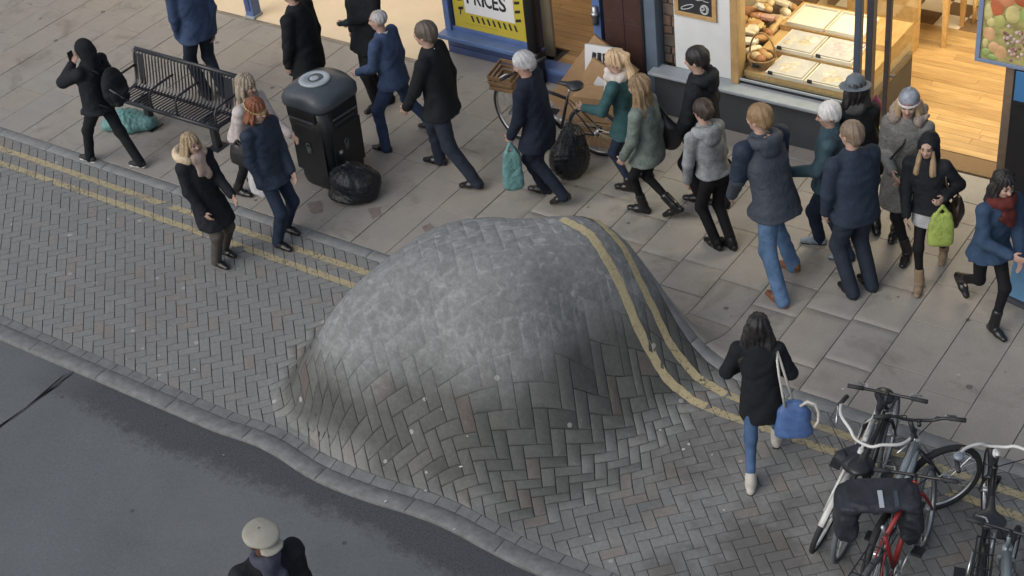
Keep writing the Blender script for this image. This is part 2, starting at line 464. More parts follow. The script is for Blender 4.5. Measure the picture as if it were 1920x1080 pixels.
def m_brick(name, on_hump):
    m, t, b = new_mat(name); p = pos(t)
    at_ = nd(t, 'ShaderNodeAttribute', attribute_name='tint'); sc = nd(t, 'ShaderNodeSeparateColor'); t.links.new(at_.outputs['Color'], sc.inputs[0])
    tint = sc.outputs[0]
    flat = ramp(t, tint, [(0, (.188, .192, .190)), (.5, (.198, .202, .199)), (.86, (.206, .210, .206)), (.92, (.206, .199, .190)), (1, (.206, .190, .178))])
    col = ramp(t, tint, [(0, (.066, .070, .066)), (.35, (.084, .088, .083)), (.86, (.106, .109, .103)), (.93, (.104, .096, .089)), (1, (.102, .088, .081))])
    col = mixc(t, sc.outputs[2], flat, col)  # the darker ramp paints shade over the hump and its near foot
    n = noise(t, 26, 6, .72, p)
    col = mixc(t, .42, col, ramp(t, n, [(.3, (.32, .32, .32)), (.7, (.7, .7, .7))]), 'OVERLAY')
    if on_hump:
        # the crown is scuffed pale and dusty, the joints filled, a soft sheen painted into the tone
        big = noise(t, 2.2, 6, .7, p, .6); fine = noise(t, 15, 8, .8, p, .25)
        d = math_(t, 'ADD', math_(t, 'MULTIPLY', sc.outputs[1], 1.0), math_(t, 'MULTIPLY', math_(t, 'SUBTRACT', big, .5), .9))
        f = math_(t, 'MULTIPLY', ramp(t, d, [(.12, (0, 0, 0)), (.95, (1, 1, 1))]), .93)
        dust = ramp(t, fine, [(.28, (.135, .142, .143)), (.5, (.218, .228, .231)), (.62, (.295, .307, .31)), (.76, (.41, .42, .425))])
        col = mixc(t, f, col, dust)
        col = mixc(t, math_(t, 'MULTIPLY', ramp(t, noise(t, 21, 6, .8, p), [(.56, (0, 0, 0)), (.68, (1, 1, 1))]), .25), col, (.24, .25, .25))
    else:
        mr = nd(t, 'ShaderNodeSeparateXYZ'); t.links.new(p, mr.inputs[0])
        # dirt: damp brown-grey patches to the right of the hump
        dn = noise(t, 1.1, 5, .65, p, .4)
        dx = nd(t, 'ShaderNodeMapRange'); dx.inputs[1].default_value = -6.2; dx.inputs[2].default_value = -4.6; t.links.new(mr.outputs[0], dx.inputs[0])
        f = math_(t, 'MULTIPLY', ramp(t, dn, [(.46, (0, 0, 0)), (.6, (1, 1, 1))]), math_(t, 'MULTIPLY', dx.outputs[0], .6))
        col = mixc(t, f, col, (.068, .064, .062))
        col = mixc(t, math_(t, 'MULTIPLY', ramp(t, noise(t, .8, 4, .6, p), [(.55, (0, 0, 0)), (.7, (1, 1, 1))]), .25), col, (.14, .125, .118))
    col = spots(t, p, col, 5.5, (.42, .42, .41), .16, .55)
    t.links.new(col, b.inputs['Base Color']); b.inputs['Roughness'].default_value = .78; b.inputs['Specular IOR Level'].default_value = .32
    bump(t, b, math_(t, 'ADD', math_(t, 'MULTIPLY', n, .7), noise(t, 120, 3, .7, p)), .55 if not on_hump else .8, .007)
    return m
def m_flag():
    m, t, b = new_mat('york_stone'); p = pos(t)
    a = nd(t, 'ShaderNodeObjectInfo').outputs['Random']
    col = ramp(t, a, [(0, (.262, .249, .230)), (.3, (.270, .254, .231)), (.6, (.272, .258, .237)), (.85, (.276, .252, .225)), (1, (.262, .252, .238))])
    n = noise(t, 5, 6, .68, p); f = noise(t, 60, 4, .7, p)
    col = mixc(t, .38, col, ramp(t, n, [(.28, (.40, .40, .40)), (.72, (.60, .60, .59))]), 'OVERLAY')
    col = mixc(t, .25, col, ramp(t, f, [(.3, (.3, .3, .3)), (.7, (.7, .7, .7))]), 'OVERLAY')
    col = mixc(t, math_(t, 'MULTIPLY', ramp(t, noise(t, 1.7, 5, .7, p, .7), [(.54, (0, 0, 0)), (.68, (1, 1, 1))]), .5), col, (.135, .12, .105))
    col = spots(t, p, col, 3.4, (.075, .072, .07), .13, .75)
    col = spots(t, p, col, 4.7, (.42, .41, .39), .08, .5)
    t.links.new(col, b.inputs['Base Color']); b.inputs['Roughness'].default_value = .72; b.inputs['Specular IOR Level'].default_value = .35
    bump(t, b, math_(t, 'ADD', n, math_(t, 'MULTIPLY', f, .5)), .4, .008)
    return m
def m_paint(nm, lo, dim):
    m, t, b = new_mat(nm); p = pos(t)
    n = noise(t, 30, 6, .75, p); n2 = noise(t, 2.2, 3, .6, p)
    col = ramp(t, n, [(.3, (.33, .275, .155)), (.55, (.43, .365, .215)), (.8, (.48, .425, .29))])
    col = mixc(t, dim, col, (.20, .185, .15))
    t.links.new(col, b.inputs['Base Color']); b.inputs['Roughness'].default_value = .75
    al = math_(t, 'ADD', n, math_(t, 'MULTIPLY', math_(t, 'SUBTRACT', n2, .5), .45))
    t.links.new(ramp(t, al, [(lo, (0, 0, 0)), (lo+.07, (1, 1, 1))]), b.inputs['Alpha'])
    bump(t, b, n, .4, .004)
    return m
M_ASPH = m_asphalt(); M_BRICK = m_brick('paver', False); M_HBRICK = m_brick('hump_paver', True); M_FLAG = m_flag(); M_PAINT = m_paint('yellow_road_paint', .33, 0.0); M_PAINTW = m_paint('worn_yellow_road_paint', .37, .22)
M_JOINT = mat('joint_sand', (.05, .05, .049), .95, .3, 40)
def m_joint_hump():
    m, t, b = new_mat('hump_mortar'); p = pos(t)
    fine = noise(t, 15, 8, .8, p, .25)
    dust = ramp(t, fine, [(.28, (.11, .116, .117)), (.5, (.168, .176, .178)), (.65, (.23, .24, .242))])
    at_ = nd(t, 'ShaderNodeAttribute', attribute_name='tint'); sc = nd(t, 'ShaderNodeSeparateColor'); t.links.new(at_.outputs['Color'], sc.inputs[0])
    c = mixc(t, sc.outputs[1], (.03, .031, .03), dust)
    t.links.new(c, b.inputs['Base Color']); b.inputs['Roughness'].default_value = .9
    bump(t, b, fine, .5, .008)
    return m
M_HJOINT = m_joint_hump()
M_FJOINT = mat('flag_joint', (.085, .078, .07), .95, .35, 30)
M_KERB = mat('kerb_stone', (.160, .164, .166), .78, .26, 11, bmp=.3, spec=.3)
M_EDGEB = mat('edge_paver', (.15, .155, .158), .8, .22, 9, bmp=.4, spec=.3)
M_GSTONE = mat('blue_grey_kerb', (.205, .212, .213), .8, .2, 8, bmp=.4, spec=.3)

# ---- big ground, road
g = MB().add([(-150, -80, -.3), (150, -80, -.3), (150, 150, -.3), (-150, 150, -.3)], [(0, 1, 2, 3)]).build('ground', M_ASPH); tag(g, kind='structure')
rd = sheet('road', np.concatenate([[-90, -40, -25], np.arange(X0, X1+.01, .25), [10, 40]]), np.array([-40, -10, 0, 3, 5, 6, 6.3, 6.5, 6.6, 6.66, 6.735]), lambda X, Y: -.035+0*X, M_ASPH); tag(rd, kind='structure')

# ---- kerb between road and pavers
def strip_piece(x0, x1, y0, y1, zt=0., dep=.03, cham=.006, gap=.004, n=6, ny=1):
    """a stone of a row: top follows the ground shape, edges chamfered, sides go down"""
    xs = np.linspace(x0+gap/2, x1-gap/2, n+1); ys = np.linspace(y0+gap/2, y1-gap/2, ny+1)
    V = []; F = []
    def put(x, y, z): V.append((x, float(warp(x, y)), float(hump(x, y))+z)); return len(V)-1
    T = [[put(min(max(x, x0+gap/2+cham), x1-gap/2-cham), min(max(y, y0+gap/2+cham), y1-gap/2-cham), zt) for y in ys] for x in xs]
    for i in range(n):
        for j in range(ny): F.append((T[i][j], T[i+1][j], T[i+1][j+1], T[i][j+1]))
    ringi = [(i, 0) for i in range(n+1)]+[(n, j) for j in range(1, ny+1)]+[(i, ny) for i in range(n-1, -1, -1)]+[(0, j) for j in range(ny-1, 0, -1)]
    A = [T[i][j] for i, j in ringi]
    B = [put(xs[i], ys[j], zt-cham) for i, j in ringi]
    C = [put(xs[i], ys[j], zt-dep) for i, j in ringi]
    L = len(A)
    for k in range(L):
        q = (k+1) % L
        F.append((A[q], A[k], B[k], B[q])); F.append((B[q], B[k], C[k], C[q]))
    return V, F
kerb = sheet('kerb', np.concatenate([[-90, -40], np.arange(X0, X1, .2), [40]]), np.array([6.74, 6.8, 6.875]), lambda X, Y: -.02+0*X, M_JOINT); tag(kerb, kind='structure')
x = -18.6
while x < 0:
    L = .915; V, F = strip_piece(x, x+L, 6.72, 6.885, 0.0, .08, .006, .003, 8, 2)
    link('kerb_stone', mesh_from('kerb_stone', V, F, M_KERB, None, 16), kerb); x += L

# ---- herringbone pavers
def swell(p):                        # the pavers stretch where the ground swells
    dx, dy = p[0]+6.95, p[1]-8.19; r = math.hypot(dx/2.1, dy/1.2)
    if r >= 1: return p
    f = .36*(1-r*r*(3-2*r))
    return (p[0]+dx*f, p[1]+dy*f)
def clip(poly, ax, lim, keep_less):
    out = []
    for i in range(len(poly)):
        a, b = poly[i], poly[(i+1) % len(poly)]
        ia = (a[ax] <= lim) == keep_less or a[ax] == lim; ib = (b[ax] <= lim) == keep_less or b[ax] == lim
        if ia: out.append(a)
        if ia != ib:
            t = (lim-a[ax])/(b[ax]-a[ax]); out.append(tuple(a[k]+t*(b[k]-a[k]) for k in range(2)))
    return out
def area(p): return .5*abs(sum(p[i][0]*p[(i+1) % len(p)][1]-p[(i+1) % len(p)][0]*p[i][1] for i in range(len(p))))
def subdiv(poly, step):
    out = []
    for i in range(len(poly)):
        a, b = poly[i], poly[(i+1) % len(poly)]
        n = max(1, int(round(math.dist(a, b)/step)))
        out += [(a[0]+(b[0]-a[0])*k/n, a[1]+(b[1]-a[1])*k/n) for k in range(n)]
    return out
TILT = [1.0]
def paver(poly, gap, cham, dep, zj, step, zt=0.):
    """one paver from its outline: crowned top face, chamfer ring and sides"""
    c = (sum(p[0] for p in poly)/len(poly), sum(p[1] for p in poly)/len(poly))
    P = subdiv(poly, step)
    def inset(p, d):
        L = math.dist(p, c); dx, dy = p[0]-c[0], p[1]-c[1]
        # shrink along each paver axis so the joint keeps an even width
        u = (dx+dy)/1.41421, ; v = (dx-dy)/1.41421
        u = u[0]
        sh = lambda w: w-math.copysign(min(d, abs(w)), w) if abs(w) > 1e-6 else w
        if abs(u) > .3*EXT[0]: u = sh(u)
        if abs(v) > .3*EXT[1]: v = sh(v)
        return (c[0]+(u+v)/1.41421, c[1]+(u-v)/1.41421)
    us = [abs((p[0]-c[0]+p[1]-c[1])/1.41421) for p in poly]; vs = [abs((p[0]-c[0]-p[1]+c[1])/1.41421) for p in poly]
    EXT = (max(us), max(vs))
    A = [inset(p, gap/2+cham) for p in P]; B = [inset(p, gap/2) for p in P]
    tx, ty = random.gauss(0, .003)*TILT[0], random.gauss(0, .003)*TILT[0]
    def Z(p, z): return (p[0], float(warp(p[0], p[1])), float(hump(*p))+z)
    V = [Z(p, zt+zj+tx*(p[0]-c[0])+ty*(p[1]-c[1])) for p in A]+[Z(p, zt-cham*.7) for p in B]+[Z(p, zt-dep) for p in B]
    n = len(P)
    V.append(Z(c, zt+zj)); F = [(i, (i+1) % n, 3*n) for i in range(n)]
    for i in range(n):
        j = (i+1) % n
        F += [(j, i, n+i, n+j), (n+j, n+i, 2*n+i, 2*n+j)]
    return V, F
YA, YB = 6.985, 9.40
cells = []
s2 = math.sqrt(.5)
def rot45(u, v): return (s2*(u+v)-7.0, s2*(u-v)*-1+8.2)     # lattice axes at 45 degrees to the kerb
PB = .1013
for i in range(-140, 141):
    for j in range(-140, 141):
        k = (i-j) % 4
        if k == 0: r = [(i, j), (i+2, j), (i+2, j+1), (i, j+1)]
        elif k == 3: r = [(i, j), (i+1, j), (i+1, j+2), (i, j+2)]
        else: continue
        P = [swell(rot45(a*PB, b*PB)) for a, b in r]
        cx = sum(p[0] for p in P)/4; cy = sum(p[1] for p in P)/4
        if not (-17.5 < cx < -1.0) or cy < YA-.12 or cy > YB+.12: continue
        u, v = proj((cx, cy, 0))
        if not (-160 < u < 2150 and -100 < v < 1250): continue
        Q = clip(clip(P, 1, YA, False), 1, YB, True)
        if len(Q) < 3 or area(Q) < .0012: continue
        if sum(Q[a][0]*Q[(a+1) % len(Q)][1]-Q[(a+1) % len(Q)][0]*Q[a][1] for a in range(len(Q))) < 0: Q = Q[::-1]
        hz = float(hump(cx, cy))
        d = math.dist((cx, cy, hz), (0, 0, CAM_H))
        seen = (0 < u < 1920 and 0 < v < 1080)
        stretch = 1+abs(float(hump(cx, cy-.1))-hz)*10
        cells.append((Q, hz, area(Q)/d**2*(stretch if hz > .03 else 1)*(1 if seen else .01), cx, cy))
def set_tint(me, r, wfun):
    n = len(me.vertices); co = np.empty(n*3, np.float32); me.vertices.foreach_get('co', co); co = co.reshape(-1, 3)
    a = me.color_attributes.new('tint', 'FLOAT_COLOR', 'POINT')
    C = np.ones((n, 4), np.float32); C[:, 0] = r; C[:, 1] = wfun(co); C[:, 2] = np.maximum(sstep(.0, .14, hump(co[:, 0], co[:, 1])), foot_shade(co))
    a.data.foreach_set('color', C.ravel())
def foot_shade(co):                       # shade painted into the brick colour at the hump's road-side foot
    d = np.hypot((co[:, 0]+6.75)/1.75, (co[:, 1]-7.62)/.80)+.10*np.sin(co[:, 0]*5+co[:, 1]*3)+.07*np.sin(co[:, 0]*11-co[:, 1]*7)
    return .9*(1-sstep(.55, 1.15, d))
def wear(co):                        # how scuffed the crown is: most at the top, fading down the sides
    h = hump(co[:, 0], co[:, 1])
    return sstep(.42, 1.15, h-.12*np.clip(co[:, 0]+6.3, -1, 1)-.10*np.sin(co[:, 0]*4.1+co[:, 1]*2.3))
bed = sheet('brick_paving', np.concatenate([[-40], np.arange(X0, X1+.01, .05), [20]]), np.concatenate([np.arange(6.87, 9.40, .05), [9.42]]), lambda X, Y: -.011+0*X, M_JOINT, None,
            lambda c: hump(c[:, 0], c[:, 1]) < .012); tag(bed, kind='structure')
hb = sheet('paving_hump', np.arange(-11, -3.5, .05), np.concatenate([np.arange(6.87, 9.40, .05), [9.42]]), lambda X, Y: -.011*(1-.9*sstep(.55, 1.2, hump(X, Y))), M_HJOINT, None,
           lambda c: hump(c[:, 0], c[:, 1]) >= .012)
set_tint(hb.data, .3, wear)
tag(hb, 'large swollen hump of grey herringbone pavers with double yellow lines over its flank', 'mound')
for humpy in (False, True):
    L = [c for c in cells if (c[1] >= .012) == humpy]
    L.sort(key=lambda c: -c[2])
    mt = M_HBRICK if humpy else M_BRICK
    parent = hb if humpy else bed
    SV, SF, ST, SMF = [], [], [], []; n0 = 0
    for q, (Q, hz, a, cx, cy) in enumerate(L):
        w = float(sstep(.50, 1.0, hz)) if humpy else 0
        TILT[0] = 1-w
        V, F = paver(Q, (.007*(1-.96*w) if humpy else .0066), (.0048*(1-.96*w) if humpy else .0026), .02, random.gauss(0, .0007)*(1-.98*w), .055 if humpy else .11)
        tint = random.random()
        if q < 300:
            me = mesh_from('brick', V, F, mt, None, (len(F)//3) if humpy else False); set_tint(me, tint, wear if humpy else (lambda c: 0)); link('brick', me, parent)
        else:
            SMF += [humpy]*(len(F)//3)+[False]*(len(F)-len(F)//3); SV += V; SF += [tuple(i+n0 for i in f) for f in F]; ST += [tint]*len(V); n0 += len(V)
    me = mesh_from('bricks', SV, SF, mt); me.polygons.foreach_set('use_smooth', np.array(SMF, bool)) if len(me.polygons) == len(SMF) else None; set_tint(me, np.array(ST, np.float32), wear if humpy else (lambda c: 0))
    tag(link('bricks', me, parent), kind='stuff')
# row of edging pavers beside the kerb
x = -16.4
while x < -1.2:
    L = .21; V, F = strip_piece(x, x+L, 6.885, 6.985, -.002, .03, .003, .005, 3, 1)
    link('edging_brick', mesh_from('edging_brick', V, F, M_EDGEB), bed); x += L

# ---- double yellow lines: paint on each paver, and a continuous coat over the hump
def paint_piece(Q, y0, y1):
    Q = clip(clip(Q, 1, y0, False), 1, y1, True)
    return Q if len(Q) >= 3 and area(Q) > .0002 else None
for yc in (8.975, 9.20):
    mb = MB(); w = .042
    for Q, hz, a, cx, cy in cells:
        if abs(cy-yc) > .25 or hz > .02: continue
        jit = random.uniform(-.006, .006)
        R_ = paint_piece(Q, yc-w+jit, yc+w+jit)
        if R_ is None: continue
        c = (sum(p[0] for p in R_)/len(R_), sum(p[1] for p in R_)/len(R_))
        R_ = [(c[0]+(p[0]-c[0])*.96, c[1]+(p[1]-c[1])*.96) for p in R_]
        if random.random() < .03: continue
        mb.add([(p[0], p[1], float(hump(*p))+.0045) for p in R_], [tuple(range(len(R_)))])
    xs = np.arange(-9.3, -4.2, .02); ys = np.linspace(yc-w, yc+w, 5)
    keep = [x for x in xs if float(hump(x, yc)) > .012 and (x > -6.47 or x < -8.5)]
    V = [(x, y+.006*math.sin(x*23+yc*9)+.003*math.sin(x*71), float(hump(x, y))+.0055) for x in keep for y in ys]; F = []
    for i in range(len(keep)-1):
        if keep[i+1]-keep[i] > .03: continue
        for j in range(4): F.append((i*5+j, (i+1)*5+j, (i+1)*5+j+1, i*5+j+1))
    mb.cur = 1; mb.add(V, F)
    tag(mb.build('road_marking', [M_PAINTW, M_PAINT]), kind='structure')

# ---- pavement: blue-grey stone edging and flagstones
pv = sheet('pavement', np.concatenate([[-60, -40], np.arange(X0-3, X1+2, .07), [20]]), np.concatenate([np.arange(9.40, 11.2, .06), [11.6, 12.2, 12.9, 13.4]]), lambda X, Y: -.013+0*X, M_FJOINT); tag(pv, kind='structure')
x = -20.3
while x < -1.0:
    L = random.uniform(.8, 1.1); V, F = strip_piece(x, x+L, 9.405, 9.55, .0, .03, .003, .005, 10, 2)
    link('edging_stone', mesh_from('edging_stone', V, F, M_GSTONE, None, 20), pv); x += L
x = -3.16-.455*40; ci = 0
while x < 0:
    L = .455
    nx_ = 1
    y = 9.55; first = True
    while y < 12.84:
        d = random.choice([.46, .61, .61, .76, .68]) if not first else random.choice([.32, .66, .9, .5])
        first = False
        y2 = y+d
        if y2 > 12.6: y2 = 12.84
        near = float(hump(x+.2, min(max(y, 9.5), 10.8))) > .003 or float(hump(x+.2, y2)) > .003 or abs(x+6.7) < 2.2 and y < 10.9
        V, F = strip_piece(x, x+L, y, y2, random.gauss(0, .0015), .03, .003, .006, 6 if near else 2, 8 if near else 2)
        u, v = proj((x, y, 0)); u2, v2 = proj((x+L, y2, 0))
        if -250 < u < 2200 and -200 < v < 1200: link('flagstone', mesh_from('flagstone', V, F, M_FLAG, None, 48 if near else False), pv)
        y = y2
    x += L; ci += 1
# bigger slabs along the shop line, ramping into the doorways
x = -20.0
while x < -1.5:
    L = .9; V, F = strip_piece(x, x+L, 12.84, 13.32, .001, .03, .006, .007, 2, 2)
    if -200 < proj((x, 13, 0))[0] < 2200: link('flagstone', mesh_from('flagstone', V, F, M_FLAG), pv)
    x += L

# tar seam across the road and mended spots in the flagstones
def patch(name, pts, z, m, parent):
    c = np.mean(pts, 0); P = []
    for i in range(len(pts)):
        a, b = np.array(pts[i]), np.array(pts[(i+1) % len(pts)])
        for k in range(4): P.append(a+(b-a)*k/4+np.array([random.gauss(0, .006), random.gauss(0, .006)]))
    V = [(p[0], p[1], float(hump(p[0], p[1]))+z) for p in P]+[(c[0], c[1], float(hump(c[0], c[1]))+z)]
    n = len(P); F = [(i, (i+1) % n, n) for i in range(n)]
    if (P[1][0]-P[0][0])*(P[2*4][1]-P[0][1])-(P[1][1]-P[0][1])*(P[2*4][0]-P[0][0]) < 0: F = [f[::-1] for f in F]
    return link(name, mesh_from(name, V, F, m), parent)
M_TAR = mat('tar_seam', (.055, .059, .064), .85, .3, 25); M_MEND = mat('reddish_mortar', (.19, .155, .14), .9, .25, 14); M_GAP = mat('dark_gap', (.045, .042, .038), .95, .3, 30)
def px(*L): return [at(u, v)[:2] for u, v in L]
pts = px((136, 692), (128, 701), (84, 734), (40, 768), (0, 796), (-60, 838), (-60, 834), (0, 793), (40, 765), (82, 731), (120, 698))
patch('tar_seam', pts, -.030, M_TAR, rd)
for L, m_ in ((((790, 428), (806, 418), (826, 441), (800, 438)), M_MEND), (((690, 392), (716, 388), (714, 405), (700, 412)), M_MEND), (((575, 382), (600, 376), (606, 398), (584, 402)), M_MEND)):
    patch('mended_patch' if m_ is M_MEND else 'open_joint', px(*L), .0045, m_, pv)
# ------------------------------------------------------------------ shop fronts
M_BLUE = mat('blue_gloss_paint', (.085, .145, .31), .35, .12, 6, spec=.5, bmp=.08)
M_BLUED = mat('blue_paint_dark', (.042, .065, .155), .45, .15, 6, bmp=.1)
M_CREAM = mat('cream_floor', (.62, .52, .38), .5, .06, 2)
M_DKGREY = mat('charcoal_paint', (.048, .053, .062), .55, .12, 5, bmp=.1)
M_SILL = mat('painted_sill', (.27, .30, .33), .55, .1, 8, bmp=.1)
M_SLATE = mat('slate_blue_paint', (.10, .135, .18), .5, .1, 6)
M_FRAME = mat('slate_metal', (.055, .075, .11), .4, .1, 6)
M_BLACK = mat('black_metal', (.012, .013, .016), .45, .2, 8)
M_WHITEW = mat('white_wall', (.60, .62, .63), .7, .05, 4, bmp=.1)
M_BROWN = mat('brown_tile', (.055, .028, .024), .4, .25, 7, bmp=.15)
M_PINE = mat('pine_frame', (.42, .27, .12), .5, .2, 5)
M_CEIL = mat('ceiling', (.7, .68, .62), .8, .05, 3)
M_INWALL = mat('inner_wall', (.55, .45, .3), .8, .08, 3)
M_RUBBLE = [mat('rubble_%d' % i, c, .9, .35, 9, bmp=.6) for i, c in enumerate(((.10, .075, .055), (.13, .10, .08), (.085, .07, .06), (.15, .10, .075)))]
for i, m_ in enumerate(M_RUBBLE): m_.name = 'old_brick'
def glass_mat():
    m, t, b = new_mat('shop_glass')
    t.nodes.remove(b)
    tr = nd(t, 'ShaderNodeBsdfTransparent'); gl = nd(t, 'ShaderNodeBsdfGlossy'); gl.inputs['Roughness'].default_value = .02
    mx = nd(t, 'ShaderNodeMixShader'); lw = nd(t, 'ShaderNodeLayerWeight'); lw.inputs[0].default_value = .5
    tr.inputs[0].default_value = (.95, .965, .955, 1)
    f = math_(t, 'ADD', math_(t, 'MULTIPLY', math_(t, 'POWER', lw.outputs['Facing'], 5.0), .7), .03)
    t.links.new(f, mx.inputs[0]); t.links.new(tr.outputs[0], mx.inputs[1]); t.links.new(gl.outputs[0], mx.inputs[2])
    t.links.new(mx.outputs[0], t.nodes['Material Output'].inputs['Surface'])
    return m
M_GLASS = glass_mat()
def wood_mat(name, dark, light, rough=.4, rand=True, axis_y=True, sc=1.0):
    m, t, b = new_mat(name); p = objco(t)
    mp = nd(t, 'ShaderNodeMapping'); t.links.new(p, mp.inputs[0]); mp.inputs['Scale'].default_value = (14*sc, 1.4*sc, 14*sc) if axis_y else (1.4*sc, 14*sc, 14*sc)
    r = nd(t, 'ShaderNodeObjectInfo').outputs['Random']
    cb = nd(t, 'ShaderNodeCombineXYZ')
    for i in range(3): t.links.new(math_(t, 'MULTIPLY', r, 17.0+i*9), cb.inputs[i])
    t.links.new(cb.outputs[0], mp.inputs['Location'])
    n = noise(t, 1.6, 5, .6, mp.outputs[0], .8)
    c = ramp(t, n, [(.3, dark), (.7, light)])
    v = ramp(t, r, [(0, (.40, .38, .36)), (.5, (.5, .5, .5)), (1, (.60, .60, .58))])
    c = mixc(t, .9, c, v, 'OVERLAY')
    t.links.new(c, b.inputs['Base Color']); b.inputs['Roughness'].default_value = rough
    bump(t, b, n, .1, .003)
    return m
M_OAK = wood_mat('honey_floorboards', (.31, .19, .075), (.48, .325, .145), .42, axis_y=False)
M_OAK2 = wood_mat('brown_floorboards', (.27, .15, .06), (.42, .26, .12), .5, axis_y=False)
M_TABLE = wood_mat('table_pine', (.45, .27, .10), (.62, .42, .18), .45)
M_TILEW = mat('tile_cream', (.66, .58, .45), .35, .08, 3); M_TILEB = mat('tile_brown', (.17, .11, .06), .35, .12, 3)

def lamp(name, loc, sx, sy, power, col, parent):
    d = bpy.data.lights.new(name, 'AREA'); d.shape = 'RECTANGLE'; d.size = sx; d.size_y = sy; d.energy = power; d.color = col
    o = bpy.data.objects.new(name, d); COL.objects.link(o); o.location = loc; o.parent = parent
    return o
_boards = {}
def boards(x0, x1, y0, y1, z, w, m, parent, along_x=True, name='floor_board', lmin=.9, lmax=1.8):
    y = y0
    while y < y1-.01:
        x = x0-random.uniform(0, .8); ww = min(w, y1-y)
        while x < x1:
            L = random.uniform(lmin, lmax); a, b = max(x, x0), min(x+L, x1)
            if b-a > .04:
                me = mesh_from(name, *bevel_slab((b-a)-.002, ww-.003, .02, .0015), m)
                o = link(name, me, parent, ((a+b)/2, y+ww/2, z-.02+random.gauss(0, .0004)))
            x += L
        y += w
def bevel_slab(sx, sy, sz, c):
    V = []; F = []
    for z, i in ((0, 0), (sz-c, 0), (sz, c)):
        V += [(-sx/2+i, -sy/2+i, z), (sx/2-i, -sy/2+i, z), (sx/2-i, sy/2-i, z), (-sx/2+i, sy/2-i, z)]
    for a in (0, 4):
        for k in range(4): F.append((a+k, a+(k+1) % 4, a+4+(k+1) % 4, a+4+k))
    F.append((8, 9, 10, 11))
    return V, F
def box(name, lo, hi, m, parent, bev=.004):
    c = [(a+b)/2 for a, b in zip(lo, hi)]; s = [b-a for a, b in zip(lo, hi)]
    return MB().box((0, 0, 0), s, bev=bev).build(name, m, parent, loc=c)

# ---- the blue shop: wide entrance with a pale floor, a bay window with a sale poster, a second doorway
bs = thing('blue_shop', 'blue painted shop front with pale lit entrance and a doorway over brown floorboards', 'shop', (0, 0, 0))
box('entrance_floor', (-22, 12.915, -.05), (-10.942, 18.2, .016), M_CREAM, bs)
box('threshold_strip', (-22, 12.86, -.05), (-10.94, 12.912, .012), mat('brass_strip', (.19, .165, .13), .55, .3, 9), bs)
p_ = box('door_post', (-13.93, 12.90, 0), (-13.80, 13.05, 3.2), M_BLUE, bs)
box('door_post_panel', (-13.90, 12.888, .12), (-13.83, 12.898, 3.1), M_BLUED, bs)
box('door_post_foot', (-13.945, 12.885, .012), (-13.785, 13.06, .05), M_SILL, bs)
box('back_wall', (-22, 18.2, 0), (-8.6, 18.35, 3.2), M_INWALL, bs)
box('ceiling', (-22, 13.0, 3.0), (-8.6, 18.3, 3.08), M_CEIL, bs)
box('fascia', (-22, 12.86, 2.75), (-8.1, 12.99, 3.6), M_BLUE, bs)
# bay: plinth, sloping sill, frame, glass
PX0, PX1 = -10.94, -9.60
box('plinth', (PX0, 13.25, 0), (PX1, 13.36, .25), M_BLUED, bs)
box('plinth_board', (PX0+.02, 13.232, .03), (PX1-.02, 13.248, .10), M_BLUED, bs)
box('sill', (PX0-.03, 13.10, .25), (PX1+.02, 13.36, .31), M_BLUE, bs, .012)
wf = box('window_frame', (PX0, 13.24, .31), (PX0+.08, 13.36, 2.7), M_BLUE, bs)
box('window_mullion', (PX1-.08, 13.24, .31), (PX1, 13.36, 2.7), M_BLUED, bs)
box('window_frame', (PX0+.08, 13.27, .31), (PX1-.08, 13.35, .36), M_BLUE, bs)
box('window_frame', (PX0+.08, 13.27, 2.62), (PX1-.08, 13.35, 2.7), M_BLUE, bs)
box('side_panel', (PX0-.002, 13.36, 0), (PX0+.05, 14.2, 2.7), M_BLUE, bs)
box('window_back', (PX0+.06, 13.62, .02), (PX1-.05, 13.66, 2.7), M_INWALL, bs)
box('window_pane', (PX0+.08, 13.30, .36), (PX1-.08, 13.306, 2.62), M_GLASS, bs, 0)
# second doorway
boards(-10.9, -8.62, 13.68, 18.2, .13, .12, M_OAK2, bs)
boards(-9.46, -8.62, 13.36, 13.68, .13, .107, M_OAK2, bs)
box('floor_base', (-9.56, 13.33, -.05), (-8.6, 13.70, .105), M_JOINT, bs)
box('floor_base', (-10.93, 13.70, -.05), (-8.6, 18.2, .105), M_JOINT, bs)
box('door_step', (-9.58, 13.13, .0), (-8.60, 13.34, .17), M_BLUE, bs, .012)
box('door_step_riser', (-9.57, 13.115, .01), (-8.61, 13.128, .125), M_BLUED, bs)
dp = box('door_post', (-8.76, 13.15, .172), (-8.66, 13.25, 2.7), M_BLUE, bs)
MB().tube([(-8.71, 13.13, .9), (-8.71, 13.13, 1.12)], .035, 10).tube([(-8.71, 13.13, 1.0), (-8.71, 13.13, 1.05)], .05, 10).build('door_closer', mat('dull_steel', (.3, .31, .33), .35, .1, metal=.8), bs, True)
lamp('entrance_light', (-14.2, 15.4, 2.9), 5.5, 3.6, 105, (1, .86, .66), bs)
lamp('doorway_light', (-9.1, 15.6, 2.9), .8, 2.5, 13, (1, .84, .6), bs)
for x in (-15.6, -13.8, -12): box('ceiling_light', (x-.3, 15.2, 2.93), (x+.3, 15.8, 2.98), M_CEIL, bs)

